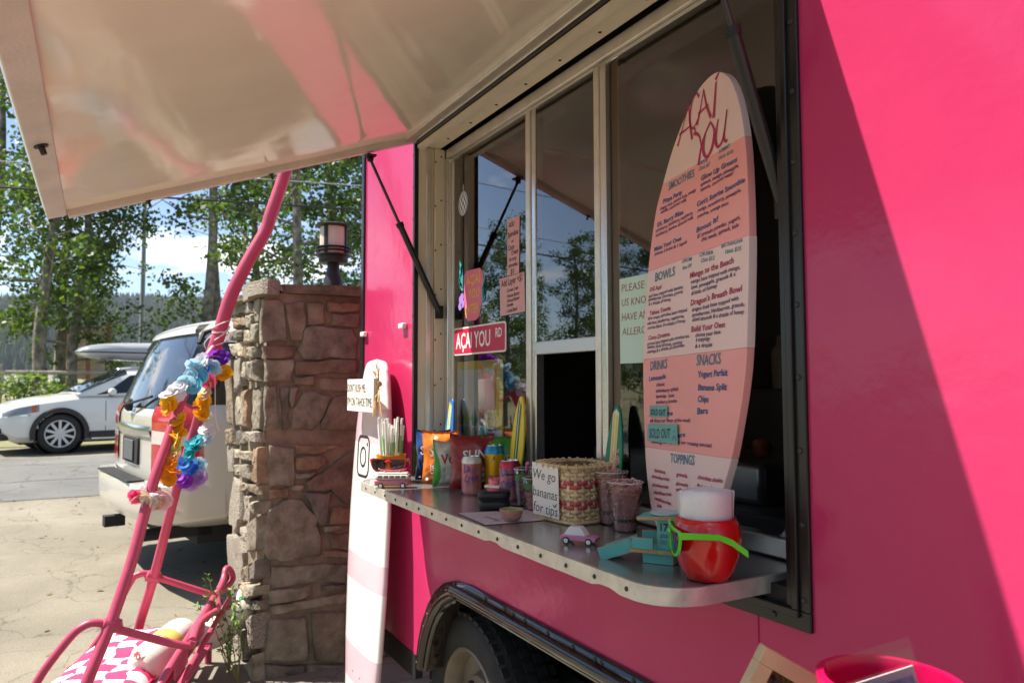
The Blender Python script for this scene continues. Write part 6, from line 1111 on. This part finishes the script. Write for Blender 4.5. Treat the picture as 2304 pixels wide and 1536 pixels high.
def tree(seed, h, nl, c0, dens, lean=(0, 0), spread=2.5, leafsz=.125):
    rn = random.Random(seed); t = thing('aspen_tree', '', 'tree'); tk = MB(); lf = MB()
    path = [V((lean[0]*(k/8)**1.4+.10*math.sin(k*1.3+seed), lean[1]*(k/8)**1.4+.10*math.cos(k*1.1+seed*2), h*k/8)) for k in range(9)]; path[0] = V((0, 0, -.1)); P_ = cat_rom(path, 3); m = len(P_); tk.tube(P_, [.17*(1-.86*i/(m-1))+.05*max(0, 1-i/2) for i in range(m)], 9)
    for k in range(nl):
        f_ = c0+(1-c0)*(k+.5)/nl; i = int(f_*(m-1)); b = P_[i]; a = k*2.4+rn.random(); L = spread*(1.15-f_*.75)*(.7+.6*rn.random()); tip = b+V((math.cos(a)*L, math.sin(a)*L, L*(.15+.55*rn.random()))); md = b.lerp(tip, .5)+V((0, 0, -.10*L)); Q = cat_rom([b, md, tip], 4); tk.tube(Q, [.045*(1-.8*j/8)*(1.2-f_*.6) for j in range(9)], 5)
        for j in range(dens):
            g = .35+.7*rn.random(); p = Q[min(8, int(g*8))]+V((rn.gauss(0, .22*L), rn.gauss(0, .22*L), rn.gauss(0, .16*L)))
            if rn.random() < .5: tk.tube([Q[min(8, int(g*7))], p], [.012, .005], 4)
            leaves(lf, p, 46, .21, leafsz, rn)
        if rn.random() < .35: q = tip+V((rn.gauss(0, .5), rn.gauss(0, .5), .3)); tk.tube([tip, tip.lerp(q, .5)+V((0, 0, .1)), q], [.010, .007, .003], 4)
    tk.build('trunk', BARK, t, local=True, fix=False); lf.build('crown', LEAF, t, local=True, smooth=False, fix=False); return t
protos = [tree(1, 13, 21, .16, 8, (-.9, .4)), tree(2, 14, 23, .19, 7, (.3, .5)), tree(3, 12, 23, .14, 9, (.2, -.3), 2.5), tree(4, 15, 14, .36, 3, (.1, .3), 2.2)]
used = set(); ch_ = CH()
def plant(k, x, y, rz, s_, label, group='aspens beyond the street'):
    if k not in used: o = protos[k]; used.add(k)
    else: o = copy_tree(protos[k], None, ch_)
    o.location = (x, y, gz(x)-.02); o.rotation_euler = (0, 0, R(rz)); o.scale = (s_, s_, s_); tag(o, label, 'tree', group)
plant(0, -22, -2.30, 0, 1.0, 'aspen with thick leaning trunk, leftmost behind the white wagon')
plant(3, -26, -3.9, 40, 1.0, 'sparse aspen with bare branches at the left edge behind the wagon')
plant(1, -24.5, -2.05, 60, .92, 'aspen standing just right of the leftmost leaning one')
plant(2, -23.2, -1.62, 130, .86, 'pale-trunked leafy aspen in front of the wooden notice board')
plant(2, -29.5, -1.35, 10, .50, 'leafy aspen filling the gap left of the street light pole')
plant(3, -21, 1.43, 100, .95, 'left one of the twin pale aspen trunks above the SUV roof')
plant(3, -21.3, 1.66, 250, .90, 'right one of the twin pale aspen trunks above the SUV roof')
plant(1, -19, 3.42, 200, .95, 'aspen with pale trunk just left of the pillar lamp')
plant(2, -26, 3.7, 300, 1.05, 'dense aspen behind the pink hanger pole')
plant(0, -22, 5.2, 160, 1.0, 'aspen mostly hidden by the pink trailer corner')
plant(2, -24, 6.9, 45, 1.1, 'aspen furthest right behind the trailer and lamp')
rn = random.Random(77)
for i in range(12):
    plant([2, 0, 1][i % 3], *[(-20, -8.4), (-17.5, -8.2), (-22, -10.8), (-16, -9.6), (-25, -13.4), (-20.5, -13.6), (-14.5, -10.8), (-18, -12.2), (-28, -12.4), (-24, -17), (-12.5, -12.5), (-30, -16.5)][i], rn.random()*360, .34+.12*rn.random(), 'leafy tree across the lot, mirrored in the serving windows', 'trees mirrored in the serving windows')
for i in range(6):  # unseen trees, added to block low sky and deepen the wall's shade and reflections
    plant([1, 0, 2][i % 3], -3.5+2.9*i+rn.uniform(-.6, .6), -10.5-rn.random()*2.5, rn.random()*360, .68+.15*rn.random(), 'leafy tree added behind the photographer to darken the pink wall', 'added trees that darken the pink wall')
# shrubs, fence, notice board, sign
def shrub(x, y, h, r, n, label, flowers=0, seed=1):
    rn = random.Random(seed); t = thing('shrub', label, 'shrub', (x, y, gz(x))); lf = MB(); sm = MB()
    for k in range(n):
        a = rn.random()*6.3; q = r*math.sqrt(rn.random()); tip = V((q*math.cos(a), q*math.sin(a), h*(.35+.65*rn.random()))); sm.tube([(0, 0, 0), tip*.5+V((0, 0, .1*h)), tip], [.012, .008, .003], 4); leaves(lf, tip, 24, .13, .085, rn)
    sm.build('stems', BARK, t, local=True, fix=False); lf.build('foliage', LEAF2, t, local=True, smooth=False, fix=False)
    if flowers:
        fl_ = MB()
        for k in range(flowers): a = rn.random()*6.3; leaves(fl_, V((r*.9*rn.random()*math.cos(a), r*.9*rn.random()*math.sin(a), h*(.55+.5*rn.random()))), 5, .035, .06, rn)
        fl_.build('blossom', mat('blossom', (.62, .66, .52), .7), t, local=True, smooth=False, fix=False)
shrub(-19.9, -2.62, 1.0, .32, 18, 'white-flowering shrub behind the wagon bonnet', 40, 1); shrub(-20.2, -1.95, .9, .28, 14, 'green shrub between fence post and leaning aspen', 10, 2); shrub(-22.6, -3.9, .8, .4, 14, 'low shrub at the left edge by the fence sign', 14, 3); shrub(-24, 2.6, 3.2, 1.3, 40, 'tall yellowish-green shrub below the pillar lamp', 0, 4); shrub(-22.5, 4.2, 3.0, 1.2, 40, 'bushy shrub right of the pillar lamp', 0, 5)
fe = thing('rail_fence', 'weathered grey split-rail fence behind the wagon', 'fence', (-21.6, -3, gz(-21.6))); FW = mat('grey_wood', (.34, .30, .25), .9, bump=(30, .4), var=(6, .25))
for i in range(9): MB().box((-21.6, -9.6+2.15*i, gz(-21.6)+.55), (.13, .13, 1.12)).build('post', FW, fe, bevel=.01)
for i in range(8):
    for z in (.45, .92): y = -9.6+2.15*i; MB().tube([(-21.52, y, gz(-21.6)+z), (-21.52, y+2.15, gz(-21.6)+z+.02*math.sin(i*2))], .05, 7).build('rail', FW, fe)
nb = thing('notice_board', 'tan wooden notice board between the aspens behind the wagon', 'notice board', (-27, -1.35, gz(-27))); TW = mat('tan_board', (.44, .33, .24), .8, var=(5, .12)); z = gz(-27)
for y in (-2.0, -1.35, -.8): MB().box((-27.05, y, z+1.35), (.12, .12, 2.7)).build('post', mat('red_wood', (.32, .15, .09), .8), nb)
for y0, y1 in ((-1.94, -1.41), (-1.29, -.86)):
    for k in range(5): MB().box((-27, (y0+y1)/2, z+.95+.32*k), (.06, y1-y0, .31)).build('board', TW, nb, bevel=.006)
sb = thing('fence_sign', 'small pale text sign standing before the fence', 'sign', (-20.9, -3.12, gz(-20.9))); MB().box((-20.9, -3.12, gz(-20.9)+.32), (.05, .05, .66)).build('post', FW, sb); MB().box((-20.87, -3.12, gz(-20.9)+.78), (.025, .28, .40)).build('panel', mat('sign_tan', (.50, .45, .36), .7), sb)
for k in range(4): MB().box((-20.855, -3.12, gz(-20.9)+.90-.08*k), (.004, .2-.03*(k % 2), .022)).build('text_line', mat('sign_grey', (.18, .16, .13), .8), sb)
lp_ = thing('street_light_pole', 'tall thin grey metal pole beyond the street', 'pole', (-30, .28, gz(-30))); MB().tube([(-30, .28, gz(-30)), (-30, .28, 9.2)], [.10, .06], 10).build('shaft', mat('galvanised', (.30, .32, .33), .5, metal=.5), lp_); MB().tube([(-30, .28, 9.1), (-29.3, .2, 9.5), (-28.6, .1, 9.55)], .04, 8).build('arm', mat('galvanised', (1, 1, 1)), lp_); MB().box((-28.4, .08, 9.53), (.6, .22, .10)).build('head', mat('galvanised', (1, 1, 1)), lp_, bevel=.03)
for nm, x, z0, z1, r, m, lb in (('power_line', -13, 4.35, 4.66, .017, BLACKM, 'thick black overhead cable crossing behind the pink pole'), ('power_line', -15, 5.25, 5.62, .010, mat('grey_cable', (.4, .4, .4), .6), 'thin grey overhead cable above the thick black one'), ('power_line', -17, 6.9, 7.2, .010, BLACKM, 'thin upper overhead cable over the street')):
    t = thing(nm, lb, 'cable', (x, 0, z0)); MB().tube([(x, y, z0+(z1-z0)*(y+3)/6 if abs(y) < 4 else z0+(z1-z0)*(y+3)/6) for y in range(-30, 31, 3)], r, 6).build('wire', m, t)
# grass along the verge, dry leaves on the lot
rn = random.Random(8); g = MB()
for _ in range(5200):
    x = -17.6-11*rn.random(); y = -9+16*rn.random(); z = gz(x); a = rn.random()*6.3; h = .10+.22*rn.random(); d = V((math.cos(a), math.sin(a), 0))*.012; l_ = V((rn.gauss(0, .05), rn.gauss(0, .05), h)); p = V((x, y, z)); g.add([p+d, p-d, p+l_], [(0, 1, 2)])
tag(g.build('grass', leafmat('grass_blade', (.12, .15, .03), (.30, .27, .09)), smooth=False, fix=False), 'dry grass growing on the verge behind the wagon', 'grass', kind='stuff')
g = MB()
for _ in range(170):
    x = -4.3-9*rn.random()**1.3; y = -3+3.4*rn.random(); p = V((x, y, gz(x)+.006)); a = rn.random()*6.3; s_ = .012+.022*rn.random(); u = V((math.cos(a), math.sin(a), .2))*s_; v = V((-math.sin(a), math.cos(a), .1))*s_*.6; g.add([p-u, p+v, p+u+V((0, 0, .006)), p-v], [(0, 1, 2, 3)])
tag(g.build('fallen_leaves', leafmat('dry_leaf', (.20, .12, .05), (.38, .26, .12)), smooth=False, fix=False), 'dry leaves scattered over the asphalt lot', 'leaves', kind='stuff')
# ---------------------------------------------------------------- the thin summer haze
hz = MB().box((-900, 150, 130), (3400, 2600, 290)).build('haze', mat('haze_air', (1, 1, 1)), smooth=False)
hm = hz.active_material.node_tree; hm.nodes.clear(); ho = hm.nodes.new('ShaderNodeOutputMaterial'); hv = hm.nodes.new('ShaderNodeVolumePrincipled')
hv.inputs['Color'].default_value = (.80, .88, 1, 1); hv.inputs['Density'].default_value = .00009; hv.inputs['Anisotropy'].default_value = .3
hm.links.new(hv.outputs[0], ho.inputs['Volume']); tag(hz, 'thin bluish haze over the hillside', 'haze', kind='stuff')
